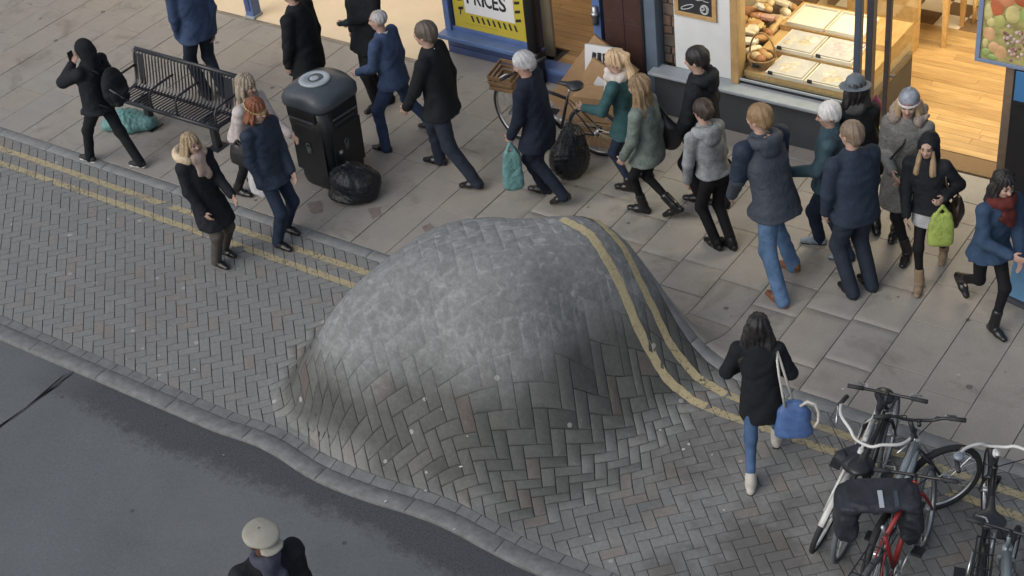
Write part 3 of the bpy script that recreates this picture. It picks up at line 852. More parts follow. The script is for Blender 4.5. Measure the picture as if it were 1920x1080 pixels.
# black post at the doorway
bk_ = thing('black_post', 'thick black post with a swollen foot at the blue shop doorway', 'post', (-9.52, 13.05, 0))
def sq(w, d, z, dx=0): return [(dx+w*math.copysign(abs(math.cos(a))**.5, math.cos(a)), d*math.copysign(abs(math.sin(a))**.5, math.sin(a)), z) for a in [2*math.pi*k/16 for k in range(16)]]
MB().loft([sq(.072, .06, .42), sq(.072, .06, 2.7)]).build('shaft', M_BLACK, bk_, True)
MB().loft([sq(.085, .075, 0), sq(.092, .08, .06), sq(.092, .08, .34), sq(.086, .074, .40), sq(.074, .062, .43)]).build('foot', M_BLACK, bk_, True)
MB().box((.02, -.083, .23), (.03, .012, .05), bev=.004).build('lock_plate', mat('dull_steel', (.3, .31, .33), .35, .1, metal=.8), bk_)

# ---- the yellow sale poster
po = thing('poster', 'yellow and white sale poster with black hazard stripes in the blue shop window', 'poster', (-10.82, 13.292, .33))
PW, PH = 1.08, 1.15
M_YEL = mat('poster_yellow', (.48, .395, .04), .55, .05, 3); M_PWH = mat('poster_white', (.66, .67, .68), .6, .03, 3); M_INK = mat('poster_ink', (.012, .016, .02), .6, .1)
M_INK2 = mat('poster_small_print', (.30, .25, .04), .6, .1)
box('sheet', (0, 0, 0), (PW, .004, PH), M_YEL, po, 0)
box('white_panel', (.175, -.0024, .24), (.885, -.0004, 1.06), M_PWH, po, 0)
def vtext(txt, x, z, h, m, parent, name='lettering', y=-.005, bold=.02, xs=1.0, rotz=0, depth=.0012, width=None):
    cu = bpy.data.curves.new('t', 'FONT'); cu.body = txt; cu.size = 1; cu.offset = bold; cu.extrude = 0.0; cu.resolution_u = 3
    o = bpy.data.objects.new('t', cu); COL.objects.link(o); dg = bpy.context.evaluated_depsgraph_get()
    me0 = o.evaluated_get(dg).to_mesh(); V = np.array([v.co[:] for v in me0.vertices]); F = [tuple(p.vertices) for p in me0.polygons]
    o.evaluated_get(dg).to_mesh_clear(); bpy.data.objects.remove(o)
    V = V-V.min(0); s = h/max(V[:, 1].max(), 1e-6); sx = s*xs if width is None else width/V[:, 0].max()
    W = np.stack([x+V[:, 0]*sx, np.full(len(V), y), z+V[:, 1]*s], 1)
    return link(name, mesh_from(name, W, F, m), parent)
for i, ch in enumerate('PRICES'):
    xs_ = [.215, .325, .438, .475, .588, .682][i]; w_ = [.10, .105, .03, .105, .085, .10][i]
    vtext(ch, xs_, .37-.012*i*.2, .20, M_INK, po, width=w_)
for x_, ch in ((.50, 'L'), (.62, 'E')): vtext(ch, x_, .665, .25, M_INK, po, width=.10)
for i in range(9):                    # slanted hazard bars along the foot and the sides
    x0 = .245+i*.077
    MB().add([(x0, -.0026, .215), (x0+.028, -.0026, .215), (x0+.053, -.0026, .135), (x0+.025, -.0026, .135)], [(0, 1, 2, 3)]).build('hazard_bar', M_INK, po)
for i in range(7):
    z0 = .26+i*.115
    for x0, dx in ((.075, .075), (.90, .075)):
        MB().add([(x0, -.0026, z0), (x0+dx, -.0026, z0+.018), (x0+dx, -.0026, z0+.055), (x0, -.0026, z0+.037)], [(0, 1, 2, 3)]).build('hazard_bar', M_INK, po)
MB().add([(.15, -.0026, .095), (.62, -.0026, .095), (.62, -.0026, .101), (.15, -.0026, .101)], [(0, 1, 2, 3)]).build('small_print', M_INK2, po)
MB().add([(.09, -.0026, .20), (.10, -.0026, .28), (.115, -.0026, .28), (.105, -.0026, .20)], [(0, 1, 2, 3)]).build('hazard_bar', M_INK, po)

# ---- the brown pier, slate pilaster and strip of old brick between the shops
pr = thing('brown_pier', 'dark red-brown tiled pier between the blue shop and the white wall', 'pier', (-8.33, 13.3, 0))
box('core', (-.265, -.17, 0), (.255, 4.9, 3.6), mat('pier_core', (.02, .012, .011), .8), pr)
for iz in range(7):
    for ix in range(2):
        MB().box((-.133+ix*.257, -.176, .26+iz*.5), (.252, .014, .494), bev=.003).build('tile', M_BROWN, pr)
fs = thing('food_shop', 'delicatessen shop front with white wall, charcoal base and warm lit display window', 'shop', (0, 0, 0))
box('pilaster', (-8.07, 13.08, 0), (-7.915, 13.3, 3.6), M_SLATE, fs, .008)
box('pilaster_edge', (-8.085, 13.06, 0), (-8.055, 13.079, 3.6), M_BLACK, fs, .004)
box('brick_backing', (-7.915, 13.245, .55), (-7.745, 13.3, 3.4), mat('old_mortar', (.075, .065, .055), .95, .3, 20, bmp=.6), fs, 0)
zb = .56
while zb < 3.3:
    hh = random.uniform(.085, .15); xb = -7.912
    while xb < -7.76:
        ww = min(random.uniform(.07, .15), -7.748-xb)
        if -7.748-(xb+ww) < .04: ww = -7.748-xb
        MB().box((xb+ww/2, 13.245+random.uniform(-.006, .006), zb+hh/2), (ww-.012, .05, hh-.014), bev=.01).build('brick', random.choice(M_RUBBLE), fs)
        xb += ww
    zb += hh
box('white_wall', (-7.744, 13.18, .56), (-7.045, 13.4, 3.4), M_WHITEW, fs, .006)
box('upper_wall', (-8.6, 13.0, 3.6), (3, 13.4, 4.4), M_WHITEW, fs)
box('fascia', (-7.9, 12.9, 2.9), (-4.05, 13.15, 3.6), M_SLATE, fs)
box('sill', (-7.975, 12.955, .52), (-5.62, 13.19, .56), M_SILL, fs, .012)
box('base_panel', (-7.955, 13.06, 0), (-5.64, 13.19, .519), M_DKGREY, fs, .006)
box('base_panel', (-5.66, 13.191, 0), (-5.62, 14.6, .5), M_DKGREY, fs, .004)
box('window_jamb', (-7.044, 13.12, .56), (-6.955, 13.3, 2.9), M_PINE, fs, .006)
box('window_rail', (-6.954, 13.16, .561), (-5.70, 13.22, .60), M_BLACK, fs, .003)
box('window_rail', (-6.954, 13.14, .60), (-5.70, 13.158, .625), M_SILL, fs, .003)
box('window_pane', (-6.954, 13.19, .60), (-5.66, 13.197, 2.85), M_GLASS, fs, 0)
box('corner_post', (-5.665, 13.12, .0), (-5.60, 13.20, 2.9), M_FRAME, fs, .006)
box('corner_post', (-5.54, 13.12, 0), (-5.47, 13.22, 2.9), mat('dark_steel_frame', (.035, .038, .05), .4), fs, .006)
box('side_pane', (-5.59, 13.205, .5), (-5.582, 14.6, 2.8), M_GLASS, fs, 0)
dr = box('door_leaf', (-5.335, 13.1, .03), (-5.285, 13.16, 2.6), mat('door_edge_brown', (.045, .035, .035), .45), fs, .006)
MB().tube([(-5.285, 13.12, 1.06), (-5.22, 13.12, 1.06)], .012, 6).build('handle', M_BLACK, dr, loc=(0, 0, 0)).matrix_parent_inverse = Matrix.Translation(-Vector(dr.location))
# floor: honey boards inside, chequered tiles at the back, a worn mat zone at the door
box('floor_base', (-7.75, 13.41, -.06), (-2.6, 20.5, .0), M_JOINT, fs)
boards(-7.74, -4.0, 13.62, 16.08, .02, .105, M_OAK, fs, lmin=1.0, lmax=2.2)
box('door_mat', (-5.55, 13.33, -.01), (-4.0, 13.61, .016), mat('coir_mat', (.16, .105, .055), .95, .2, 60, bmp=.5, bscale=200), fs)
for ix in range(-11, 12):
    for iy in range(0, 9):
        cx, cy = -5.5+(ix-iy*0)*.31, 16.24+iy*.31
        if not (-7.7 < cx < -2.7): continue
        me = _boards.setdefault('t', mesh_from('floor_tile', *bevel_slab(.305, .305, .02, .002)))
        me2 = _boards.get(('t', (ix+iy) % 2))
        if me2 is None:
            me2 = mesh_from('floor_tile', *bevel_slab(.305, .305, .02, .002), M_TILEW if (ix+iy) % 2 else M_TILEB); _boards[('t', (ix+iy) % 2)] = me2
        link('floor_tile', me2, fs, (cx, cy, 0))
box('back_wall', (-8.0, 20.4, 0), (-2.5, 20.5, 3.1), M_INWALL, fs)
box('side_wall', (-8.05, 13.41, 0), (-7.76, 20.4, 3.1), M_INWALL, fs)
box('ceiling', (-8.0, 13.2, 3.02), (-2.5, 20.4, 3.1), M_CEIL, fs)
# right side of the doorway
jm = box('door_jamb', (-4.13, 13.12, .02), (-4.03, 14.0, 2.9), mat('jamb_brown', (.17, .125, .09), .6), fs, .004)
box('skirting', (-4.17, 13.5, .02), (-4.131, 14.0, .16), mat('skirting_wood', (.24, .10, .035), .5), fs, .004)
box('right_wall', (-4.028, 13.05, 0), (3, 13.4, 3.6), M_BLACK, fs)
box('right_inner_wall', (-4.03, 14.01, 0), (-3.9, 20.4, 3.1), M_INWALL, fs)
lamp('shop_light', (-4.95, 15.0, 2.95), 1.1, 2.6, 140, (1, .86, .62), fs)
lamp('window_light', (-6.3, 13.95, 2.85), 1.1, .7, 42, (1, .89, .70), fs)
for x_, y_ in ((-4.95, 14.4), (-4.95, 16.2), (-6.3, 14)): box('ceiling_light', (x_-.25, y_-.25, 2.97), (x_+.25, y_+.25, 3.01), M_CEIL, fs)

# ---- chalkboard on the white wall
cb = thing('chalkboard', 'pine framed chalkboard with white drawings on the white wall', 'chalkboard', (-7.72, 13.165, 1.215))
box('slate', (.05, 0, .04), (.45, .008, .78), mat('chalk_slate', (.018, .02, .024), .7, .25, 5), cb, 0)
for lo, hi in (((0, -.012, 0), (.50, .012, .05)), ((0, -.012, .77), (.50, .012, .82)), ((0, -.0118, .051), (.05, .012, .769)), ((.45, -.0118, .051), (.50, .012, .769))): box('frame', lo, hi, M_PINE, cb, .004)
M_CHALK = mat('chalk', (.42, .43, .43), .9, .3, 60)
def chalk(pts, r=.005): return MB().tube([(x, -.003, z) for x, z in pts], r, 5).build('chalk_drawing', M_CHALK, cb)
chalk([(.08+.075*(1+math.cos(a)), .115+.022*math.sin(a)+.03*math.cos(a)) for a in np.linspace(0, 6.28, 18)])
chalk([(.36+.045*math.cos(a), .12+.05*math.sin(a)) for a in np.linspace(0, 6.28, 14)], .010)
chalk([(.34+.02*math.cos(a), .13+.02*math.sin(a)) for a in np.linspace(0, 6.28, 10)], .008)
chalk([(.385, .09), (.385, .16), (.41, .14), (.405, .10)], .006)
for zc in (.22, .30, .38, .46): chalk([(.09+.04*k, zc+.008*math.sin(k*2.3)) for k in range(9)], .004)

# ---- fruit picture sign and blue panel at the right edge
M_SIGNF = mat('sign_frame', (.17, .22, .33), .45, .1)
fg = thing('fruit_sign', 'hanging picture sign of apples, pears and beans beside the delicatessen door', 'sign', (-4.385, 12.98, 1.51))
box('panel', (.03, 0, .03), (1.2, .03, 1.3), mat('sign_ground', (.30, .27, .10), .5, .5, 9), fg, 0)
for lo, hi in (((0, -.02, 0), (1.23, .04, .035)), ((0, -.0198, .0352), (.045, .04, 1.3))): box('frame', lo, hi, M_SIGNF, fg, .004)
fr = random.Random(3)
FC = {'apple': ((.42, .12, .05), (.52, .22, .10), (.55, .33, .16)), 'pear': ((.36, .36, .12), (.48, .42, .18), (.25, .32, .10)), 'bean': ((.22, .10, .09), (.40, .26, .22), (.5, .38, .34))}
FM = {k: [mat('printed_%s_%d' % (k, i), c, .45, .3, 5) for i, c in enumerate(v)] for k, v in FC.items()}
def fruit(x, z, rx, rz, m, name):
    V = [(x, -.010, z)]; F = []
    for ring, (s, y) in enumerate(((.5, -.008), (.85, -.005), (1, -.001))):
        for k in range(12):
            a = 6.283*k/12; V.append((x+rx*s*math.cos(a), y, z+rz*s*math.sin(a)))
    for k in range(12):
        F.append((0, 1+(k+1) % 12, 1+k))
        for r_ in (0, 1): F.append((1+r_*12+k, 1+r_*12+(k+1) % 12, 1+(r_+1)*12+(k+1) % 12, 1+(r_+1)*12+k))
    link(name, mesh_from(name, V, F, m, None, True), fg)
for i, (x, z, rx, rz, k) in enumerate(((.115, .30, .06, .07, 'a2'), (.17, .17, .055, .055, 'a2'), (.235, .13, .06, .07, 'a2'), (.085, .20, .03, .05, 'p1'), (.10, .10, .045, .05, 'p2'), (.20, .44, .055, .075, 'p0'), (.09, .52, .045, .09, 'p1'),
        (.12, .42, .04, .05, 'p1'), (.165, .58, .07, .09, 'a0'), (.24, .68, .09, .08, 'a1'), (.315, .54, .07, .09, 'p1'), (.09, .70, .05, .07, 'a1'), (.40, .72, .10, .09, 'a0'), (.44, .55, .07, .08, 'p2'), (.155, .065, .06, .03, 'p2'))):
    fruit(x, z, rx, rz, FM['apple' if k[0] == 'a' else 'pear'][int(k[1])], 'printed_apple' if k[0] == 'a' else 'printed_pear')
for i in range(70):
    x, z = fr.uniform(.25, .62), fr.uniform(.06, .42)
    if x-.25 < (z-.2)*-.2 or (x < .31 and z < .2): continue
    fruit(x, z, .017, .02, fr.choice(FM['bean']), 'printed_bean')
bp = thing('notice_board', 'bright blue panel with dark frame under the fruit sign', 'sign', (-4.0, 12.97, 1.16))
box('sheet', (.02, -.01, .02), (.7, .02, .33), mat('panel_blue', (.045, .16, .34), .4, .08, 3), bp, .003)
box('frame', (0, 0, -.02), (.75, .035, .36), M_BLACK, bp, .004)
ab = thing('pavement_sign', 'tall light blue pavement sign standing at the right edge of the pavement', 'sign', (-3.24, 11.62, 0), rz=math.radians(-14))
MB().loft([[(-.16, -.12, .05), (.5, -.12, .05), (.5, .02, .05), (-.16, .02, .05)], [(-.10, -.03, 1.25), (.5, -.03, 1.25), (.5, .02, 1.25), (-.10, .02, 1.25)]]).build('board', mat('sign_blue', (.10, .23, .38), .5, .12, 5), ab)
box('foot', (-.18, -.16, 0), (.5, .06, .05), M_DKGREY, ab)
MB().box((.02, -.095, .86), (.10, .012, .10), bev=.003).build('sticker', mat('white_sticker', (.6, .6, .6), .6), ab)

# ---- what stands inside the food shop
ct = thing('display_counter', 'pale wooden window counter under the trays of the delicatessen', 'counter', (-6.28, 13.82, 0))
box('front', (-.66, -.57, .05), (.61, .84, .60), M_INWALL, ct)
for y0_, y1_, z_ in ((-.58, -.17, .67), (-.168, .27, .735), (.272, .85, .80)): box('step', (-.67, y0_, .601), (.62, y1_, z_-.002), M_TABLE, ct)
M_TRAY = mat('tray_cream', (.66, .60, .50), .4, .04, 4); M_ICE = mat('clear_lid', (.46, .44, .42), .25, .12, 9); M_TICK = mat('black_ticket', (.015, .014, .013), .5)
def tray(cx, cy, w, d, label, kind, z):
    t = thing('food_tray', label, 'tray', (cx, cy, z), 0, 'trays in the delicatessen window')
    mb = MB(); mb.box((0, 0, .008), (w, d, .016), bev=.004)
    mb.build('base', M_TRAY, t)
    rm = MB()
    for lo in (((-w/2+.008, 0, .030), (.015, d, .03)), ((w/2-.008, 0, .030), (.015, d, .03)), ((0, -d/2+.008, .030), (w-.034, .015, .03)), ((0, d/2-.008, .030), (w-.034, .015, .03))): rm.box(*lo, bev=.003)
    rm.build('rim', M_TRAY, t)
    if kind == 'plain': box('paper', (-w/2+.03, -d/2+.03, .017), (w/2-.03, d/2-.03, .024), mat('cream_paper', (.70, .63, .50), .6, .03, 3), t); return
    box('lid', (-w/2+.02, -d/2+.02, .046), (w/2-.02, d/2-.02, .052), M_ICE, t)
    r = random.Random(hash(label) % 1000)
    for i in range(5):
        x, y = r.uniform(-w*.28, w*.28), r.uniform(-d*.26, d*.26)
        c = {'pale': ((.50, .45, .37), (.47, .40, .29), (.54, .50, .44)), 'ham': ((.48, .37, .36), (.50, .41, .39), (.50, .45, .42))}[kind]
        MB().lathe((x, y, .052), [(r.uniform(.045, .075), 0), (.04, .008), (.015, .011)], 11).build('food_portion', mat('food_%s_%d' % (kind, i % 3), c[i % 3], .5, .3, 20), t)
    box('price_ticket', (-w*.42, -d/2-.014, .03), (-w*.42+.055, -d/2-.006, .075), M_TICK, t)
tray(-6.66, 14.33, .43, .46, 'plain cream covered tray at the back left of the delicatessen window', 'plain', .80)
tray(-6.21, 14.33, .43, .46, 'plain cream covered tray at the back right beside the window post', 'plain', .80)
tray(-6.58, 13.86, .43, .43, 'clear lidded tray with pale food in the left of the middle row', 'pale', .735)
tray(-6.13, 13.86, .43, .43, 'clear lidded tray of pink sliced meat in the middle row', 'ham', .735)
tray(-6.48, 13.43, .43, .40, 'clear lidded tray with a pale ring of food at the front left', 'pale', .67)
tray(-6.03, 13.43, .43, .40, 'clear lidded tray at the front right behind the grey hat', 'pale', .67)
bt = thing('bread_table', 'dark table under the heap of loaves in the delicatessen window', 'table', (-7.5, 14.5, 0))
box('top', (-.02, -.99, .60), (.55, .9, .63), mat('dark_wood', (.10, .06, .03), .5, .3, 5), bt); box('base', (0, -.97, .02), (.52, .88, .6), M_INWALL, bt)
# heap of loaves and wrapped packets, each a thing
BM = [mat('bread_%d' % i, c, .6, .3, 14, bmp=.4) for i, c in enumerate(((.52, .33, .13), (.42, .22, .08), (.62, .48, .26), (.36, .16, .07), (.66, .58, .42)))]
lr = random.Random(11)
ROWS = ['nearest the basket', 'in the second row from the basket', 'in the third row from the basket', 'in the middle of the heap', 'just behind the middle of the heap', 'behind the plain trays', 'near the back of the heap', 'at the far back of the heap']
CN = ['golden', 'chestnut brown', 'pale buff', 'dark brown', 'floury cream']
for i in range(24):
    row, sd = i//3, i % 3
    x = -7.40+.19*sd+lr.uniform(-.03, .03)+row*.0; y = 13.62+row*.165+lr.uniform(-.05, .05); z = .675+lr.uniform(0, .05)+(.10 if sd == 1 else 0)+row*.012
    a = lr.uniform(-1.6, 1.6); L = lr.uniform(.06, .11); r = lr.uniform(.042, .062)
    d = np.array([math.cos(a), math.sin(a), lr.uniform(-.5, .5)])*L
    s = SDF(.014, .01).cone(-d, d, r*.8, r).ell((0, 0, 0), (r*1.1, r*1.1, r*1.05)); s.fold = .003
    ci = (i*2+row) % 5
    o = s.build('loaf', BM[ci], None, loc=(x, y, z))
    tag(o, CN[ci]+' loaf '+('against the wall side ' if sd == 0 else 'on top ' if sd == 1 else 'towards the trays ')+ROWS[row], 'bread', 'loaves heaped in the shop window')
for i in range(8):
    x, y = -7.12+lr.uniform(-.14, .10), 13.62+i*.165
    t_ = thing('wrapped_packet', ('white paper', 'cream paper', 'gold foil', 'pink printed')[i % 4]+' wrapped packet on the bread heap '+ROWS[i], 'packet', (x, y, .80+i*.012), rot=(lr.uniform(-.4, .4), lr.uniform(-.5, .5), lr.uniform(-1, 1)), group='packets on the bread heap')
    MB().box((0, 0, 0), (.15, .10, .05), bev=.012).build('wrapper', mat('wrap_%d' % (i % 4), ((.66, .62, .55), (.60, .52, .38), (.52, .38, .16), (.50, .30, .25))[i % 4], .35, .2, 25, bmp=.3), t_)
    for s_ in (-1, 1): MB().tube([(s_*.072, 0, 0), (s_*.10, 0, .004)], [.022, .034], 7).build('twist', mat('wrap_%d' % (i % 4), (.6, .5, .4)), t_)
bk = thing('basket', 'round wicker basket with a black ticket at the lower left of the window', 'basket', (-6.82, 13.40, .63))
wk = MB()
for k in range(9): wk.ring((0, 0, .012+k*.018), (0, 0, 1), .10+k*.006, .010, 20, 5)
for k in range(14):
    a = 6.283*k/14; wk.tube([(.095*math.cos(a), .095*math.sin(a), 0), (.152*math.cos(a), .152*math.sin(a), .17)], .006, 5)
wk.lathe((0, 0, 0), [(.095, 0), (.095, .01)], 16)
wk.build('weave', mat('wicker', (.30, .18, .08), .7, .3, 30, bmp=.4), bk, True)
MB().tube([(.15*math.cos(a), 0.02, .16+.26*math.sin(a)) for a in np.linspace(0, math.pi, 14)], .010, 6).build('handle', mat('wicker', (.3, .18, .08)), bk, True)
box('price_ticket', (-.03, -.165, .10), (.05, -.155, .15), M_TICK, bk)
for i in range(4):
    a = i*1.57+.3; s = SDF(.012).ell((0, 0, 0), (.06, .045, .042))
    o = s.build('bread_roll', BM[i], None, loc=(-6.82+.06*math.cos(a), 13.40+.06*math.sin(a), .79)); tag(o, CN[i]+' bread roll in the round wicker basket', 'bread', 'rolls in the wicker basket')
cn = thing('counter_shelf', 'pale sloping shelf behind the window trays', 'shelf', (-6.3, 15.4, 0))
MB().box((0, 0, .5), (.8, .22, 1.0), bev=.01, rz=.0).build('body', M_TABLE, cn); box('top', (-.45, -.14, 1.0), (.45, .14, 1.03), mat('counter_top_dark', (.12, .08, .04), .4), cn)
# table and chair
tb = thing('table', 'honey pine table standing on the floorboards inside the delicatessen', 'table', (-5.83, 15.62, .02))
box('top', (-.42, -.05, .72), (.24, .62, .755), M_TABLE, tb, .006); box('apron', (-.38, 0, .63), (.20, .58, .719), M_TABLE, tb)
for sx in (-.37, .18):
    for sy in (.0, .55):
        MB().loft([[(sx-.02, sy-.02, 0), (sx+.02, sy-.02, 0), (sx+.02, sy+.02, 0), (sx-.02, sy+.02, 0)], [(sx-.035, sy-.035, .63), (sx+.035, sy-.035, .63), (sx+.035, sy+.035, .63), (sx-.035, sy+.035, .63)]]).build('leg', M_TABLE, tb)
pl = MB().lathe((-5.99, 15.86, .776), [(.06, 0), (.10, .012), (.115, .022), (.10, .02), (.05, .008)], 18).build('plate', mat('white_plate', (.6, .56, .48), .3, .04), None, True); tag(pl, 'white plate on the pine table inside the delicatessen', 'plate')
ch = thing('chair', 'pine chair leg and seat on the chequered tiles inside the shop', 'chair', (-5.55, 16.45, .02))
for sx, sy, h in ((0, -.18, .45), (.38, -.18, .45), (0, .2, .9), (.38, .2, .9)):
    MB().tube([(sx, sy, 0), (sx, sy, h)], .022, 8).build('leg', M_TABLE, ch, True)
box('seat', (-.03, -.21, .44), (.41, .18, .47), M_TABLE, ch, .01); box('backrest', (.01, .185, .62), (.37, .215, .86), M_TABLE, ch, .008)
dk = thing('display_unit', 'dark shelf unit standing in the brown-floored doorway', 'shelf unit', (-9.0, 16.3, .14))
box('body', (-.3, -.25, 0), (.3, .25, .9), M_BLACK, dk, .01); box('top', (-.32, -.27, .9), (.32, .27, .93), mat('unit_top', (.05, .03, .03), .5), dk)
# ------------------------------------------------------------------ street furniture
# ---- bench of bent steel strips
M_BENCH = mat('black_bench_steel', (.014, .016, .022), .38, .2, 9, spec=.6)
bn = thing('bench', 'black steel strip bench with armrests standing on the pavement beside the litter bin', 'bench', (-12.62, 10.18, 0)); bn.scale = (1, .82, 1)
BL = 1.60
prof = [(-.03, .405), (-.018, .43), (.02, .440), (.12, .436), (.24, .428), (.33, .428), (.385, .445), (.42, .49), (.445, .57), (.47, .68), (.497, .79), (.515, .835), (.545, .842)]
def strip_mesh(w=.020, th=.008):
    P = [Vector((0, y, z)) for y, z in prof]; V = []; F = []
    for i, p in enumerate(P):
        a = P[max(0, i-1)]; b = P[min(len(P)-1, i+1)]; t_ = (b-a).normalized(); nrm = Vector((0, -t_.z, t_.y))
        for s_, d_ in ((-1, 1), (1, 1), (1, -1), (-1, -1)): V.append(p+Vector((s_*w/2, 0, 0))+nrm*d_*th/2)
    for i in range(len(P)-1):
        for k in range(4): F.append((i*4+k, i*4+(k+1) % 4, (i+1)*4+(k+1) % 4, (i+1)*4+k))
    F += [(3, 2, 1, 0), tuple(len(P)*4-4+k for k in range(4))]
    return mesh_from('slat', V, F, M_BENCH)
sm = strip_mesh(); NS = 31
for i in range(NS): link('slat', sm, bn, (-BL/2+.03+i*(BL-.06)/(NS-1), 0, 0))
MB().tube([(-BL/2, -.028, .415), (BL/2, -.028, .415)], .026, 10).build('front_rail', M_BENCH, bn, True)
MB().tube([(-BL/2, .542, .83), (BL/2, .542, .83)], .030, 10).build('top_rail', M_BENCH, bn, True)
MB().tube([(-BL/2, .36, .405), (BL/2, .36, .405)], .022, 8).build('seat_rail', M_BENCH, bn, True)
for x in (-BL/2, BL/2):
    MB().tube([(x, y+.0, z-.012) for y, z in prof], .020, 6).build('end_frame', M_BENCH, bn, True)
MB().box((-BL/2+.10, .46, .62), (.10, .012, .38), R=Matrix.Rotation(math.radians(-12), 3, 'X'), bev=.004).build('back_plate', M_BENCH, bn)
MB().box((BL/2-.14, .46, .62), (.10, .012, .38), R=Matrix.Rotation(math.radians(-12), 3, 'X'), bev=.004).build('back_plate', M_BENCH, bn)
for x in (-BL/2+.0, -BL/2+.60, BL/2-.60, BL/2):
    MB().tube([(x, .475, .655), (x, .25, .655), (x, .04, .645), (x, -.01, .61), (x, -.02, .52), (x, -.025, .43)], .014, 7).build('armrest', M_BENCH, bn, True)
for x in (-.52, .52):
    MB().loft([sq(.045, .06, 0.012, x), sq(.042, .05, .25, x), sq(.042, .05, .42, x)]).build('leg', M_BENCH, bn).location = (0, .2, 0)
    box('base_plate', (x-.085, .08, 0), (x+.085, .32, .014), M_BENCH, bn, .003)
    MB().tube([(x, -.0, .40), (x, .36, .40)], .025, 8).build('bracket', M_BENCH, bn, True)

# ---- big black litter bin
M_BIN = mat('black_bin_plastic', (.012, .0135, .015), .42, .25, 5, spec=.45, bmp=.06)
M_BINTOP = mat('bin_hood', (.055, .066, .078), .42, .2, 5, spec=.5)
M_DISC = mat('grey_lid_disc', (.33, .37, .40), .45, .1, 6)
M_EMB = mat('faded_emblem', (.075, .08, .082), .7, .3, 30)
bi = thing('litter_bin', 'large black litter bin with a curved hood and pale round lid disc', 'bin', (-10.47, 10.47, 0), rz=math.radians(-3))
def rsq(w, d, z, e=5.0, n=32, dz=None):
    P = []
    for k in range(n):
        a = 2*math.pi*(k+.5)/n; c, s_ = math.cos(a), math.sin(a); r = (abs(c)**e+abs(s_)**e)**(-1/e)
        x, y = w*r*c, d*r*s_
        P.append((x, y, z+(dz(x, y) if dz else 0)))
    return P
MB().loft([rsq(.245, .25, 0), rsq(.255, .26, .03), rsq(.268, .272, .10), rsq(.29, .295, .62), rsq(.305, .31, 1.0)]).build('body', M_BIN, bi, True)
arch = lambda x, y: .10*max(0, 1-(abs(x)/.36)**2.0)-.04*(abs(y)/.33)**2
MB().loft([rsq(.315, .32, .985), rsq(.325, .33, 1.02, dz=lambda x, y: .35*arch(x, y)), rsq(.325, .33, 1.06, dz=arch), rsq(.29, .295, 1.105, dz=arch), rsq(.18, .185, 1.125, dz=arch), rsq(.05, .05, 1.135, dz=arch)]).build('hood', M_BINTOP, bi, True)
dd = MB().lathe((0.0, -.03, 1.205), [(.165, 0), (.17, .015), (.155, .026), (.10, .03), (.095, .020), (.055, .020), (.05, .028), (.02, .03)], 28).build('lid_disc', M_DISC, bi, True)
# front (towards the road) and right side: slot hoods, rims, emblems, notices
for rz_, nm in ((0, 'front'), (math.pi/2, 'side')):
    R_ = Matrix.Rotation(rz_, 3, 'Z')
    def put(name, c, size, m, bev=.006, par=bi):
        p = R_ @ Vector(c); o = MB().box((0, 0, 0), size, bev=bev).build(name, m, par, loc=p); o.rotation_euler = (math.radians(-2.2) if rz_ == 0 else 0, math.radians(2.2) if rz_ else 0, rz_); return o
    put('slot', (0, -.306, .93), (.40, .03, .10), mat('slot_dark', (.003, .003, .004), .8), .01)
    put('slot_lip', (0, -.318, .875), (.36, .035, .022), mat('slot_lip_grey', (.055, .06, .066), .45), .008)
    put('notice', (.0, -.304, .80), (.30, .004, .035), mat('notice_faint', (.028, .030, .032), .6), .001)
    put('panel', (0, -.291, .48), (.44, .012, .52), M_BIN, .008)
    q = put('notice', (0, -.292, .36), (.22, .004, .02), mat('notice_faint', (.028, .030, .032), .6), .001)
    q = put('notice', (0, -.290, .31), (.26, .004, .016), mat('notice_faint', (.028, .030, .032), .6), .001)
    em = MB()
    em.ring((0, 0, .05), (0, 1, 0), .026, .008, 16, 5); em.box((0, 0, -.01), (.055, .008, .07), bev=.004); em.box((.028, 0, .015), (.014, .008, .05), bev=.003)
    o = em.build('emblem', M_EMB, bi, True, loc=R_ @ Vector((.0 if rz_ == 0 else -.03, -.301, .50))); o.rotation_euler = (0, 0, rz_)
MB().box((.304, -.14, .47), (.014, .05, .045), bev=.008).build('lock', mat('bright_steel', (.6, .62, .65), .2, .05, metal=.9), bi)
MB().lathe((.27, .0, 1.03), [(.010, 0), (.010, .012)], 8).build('stud', mat('bright_steel', (.6, .62, .65)), bi, True)

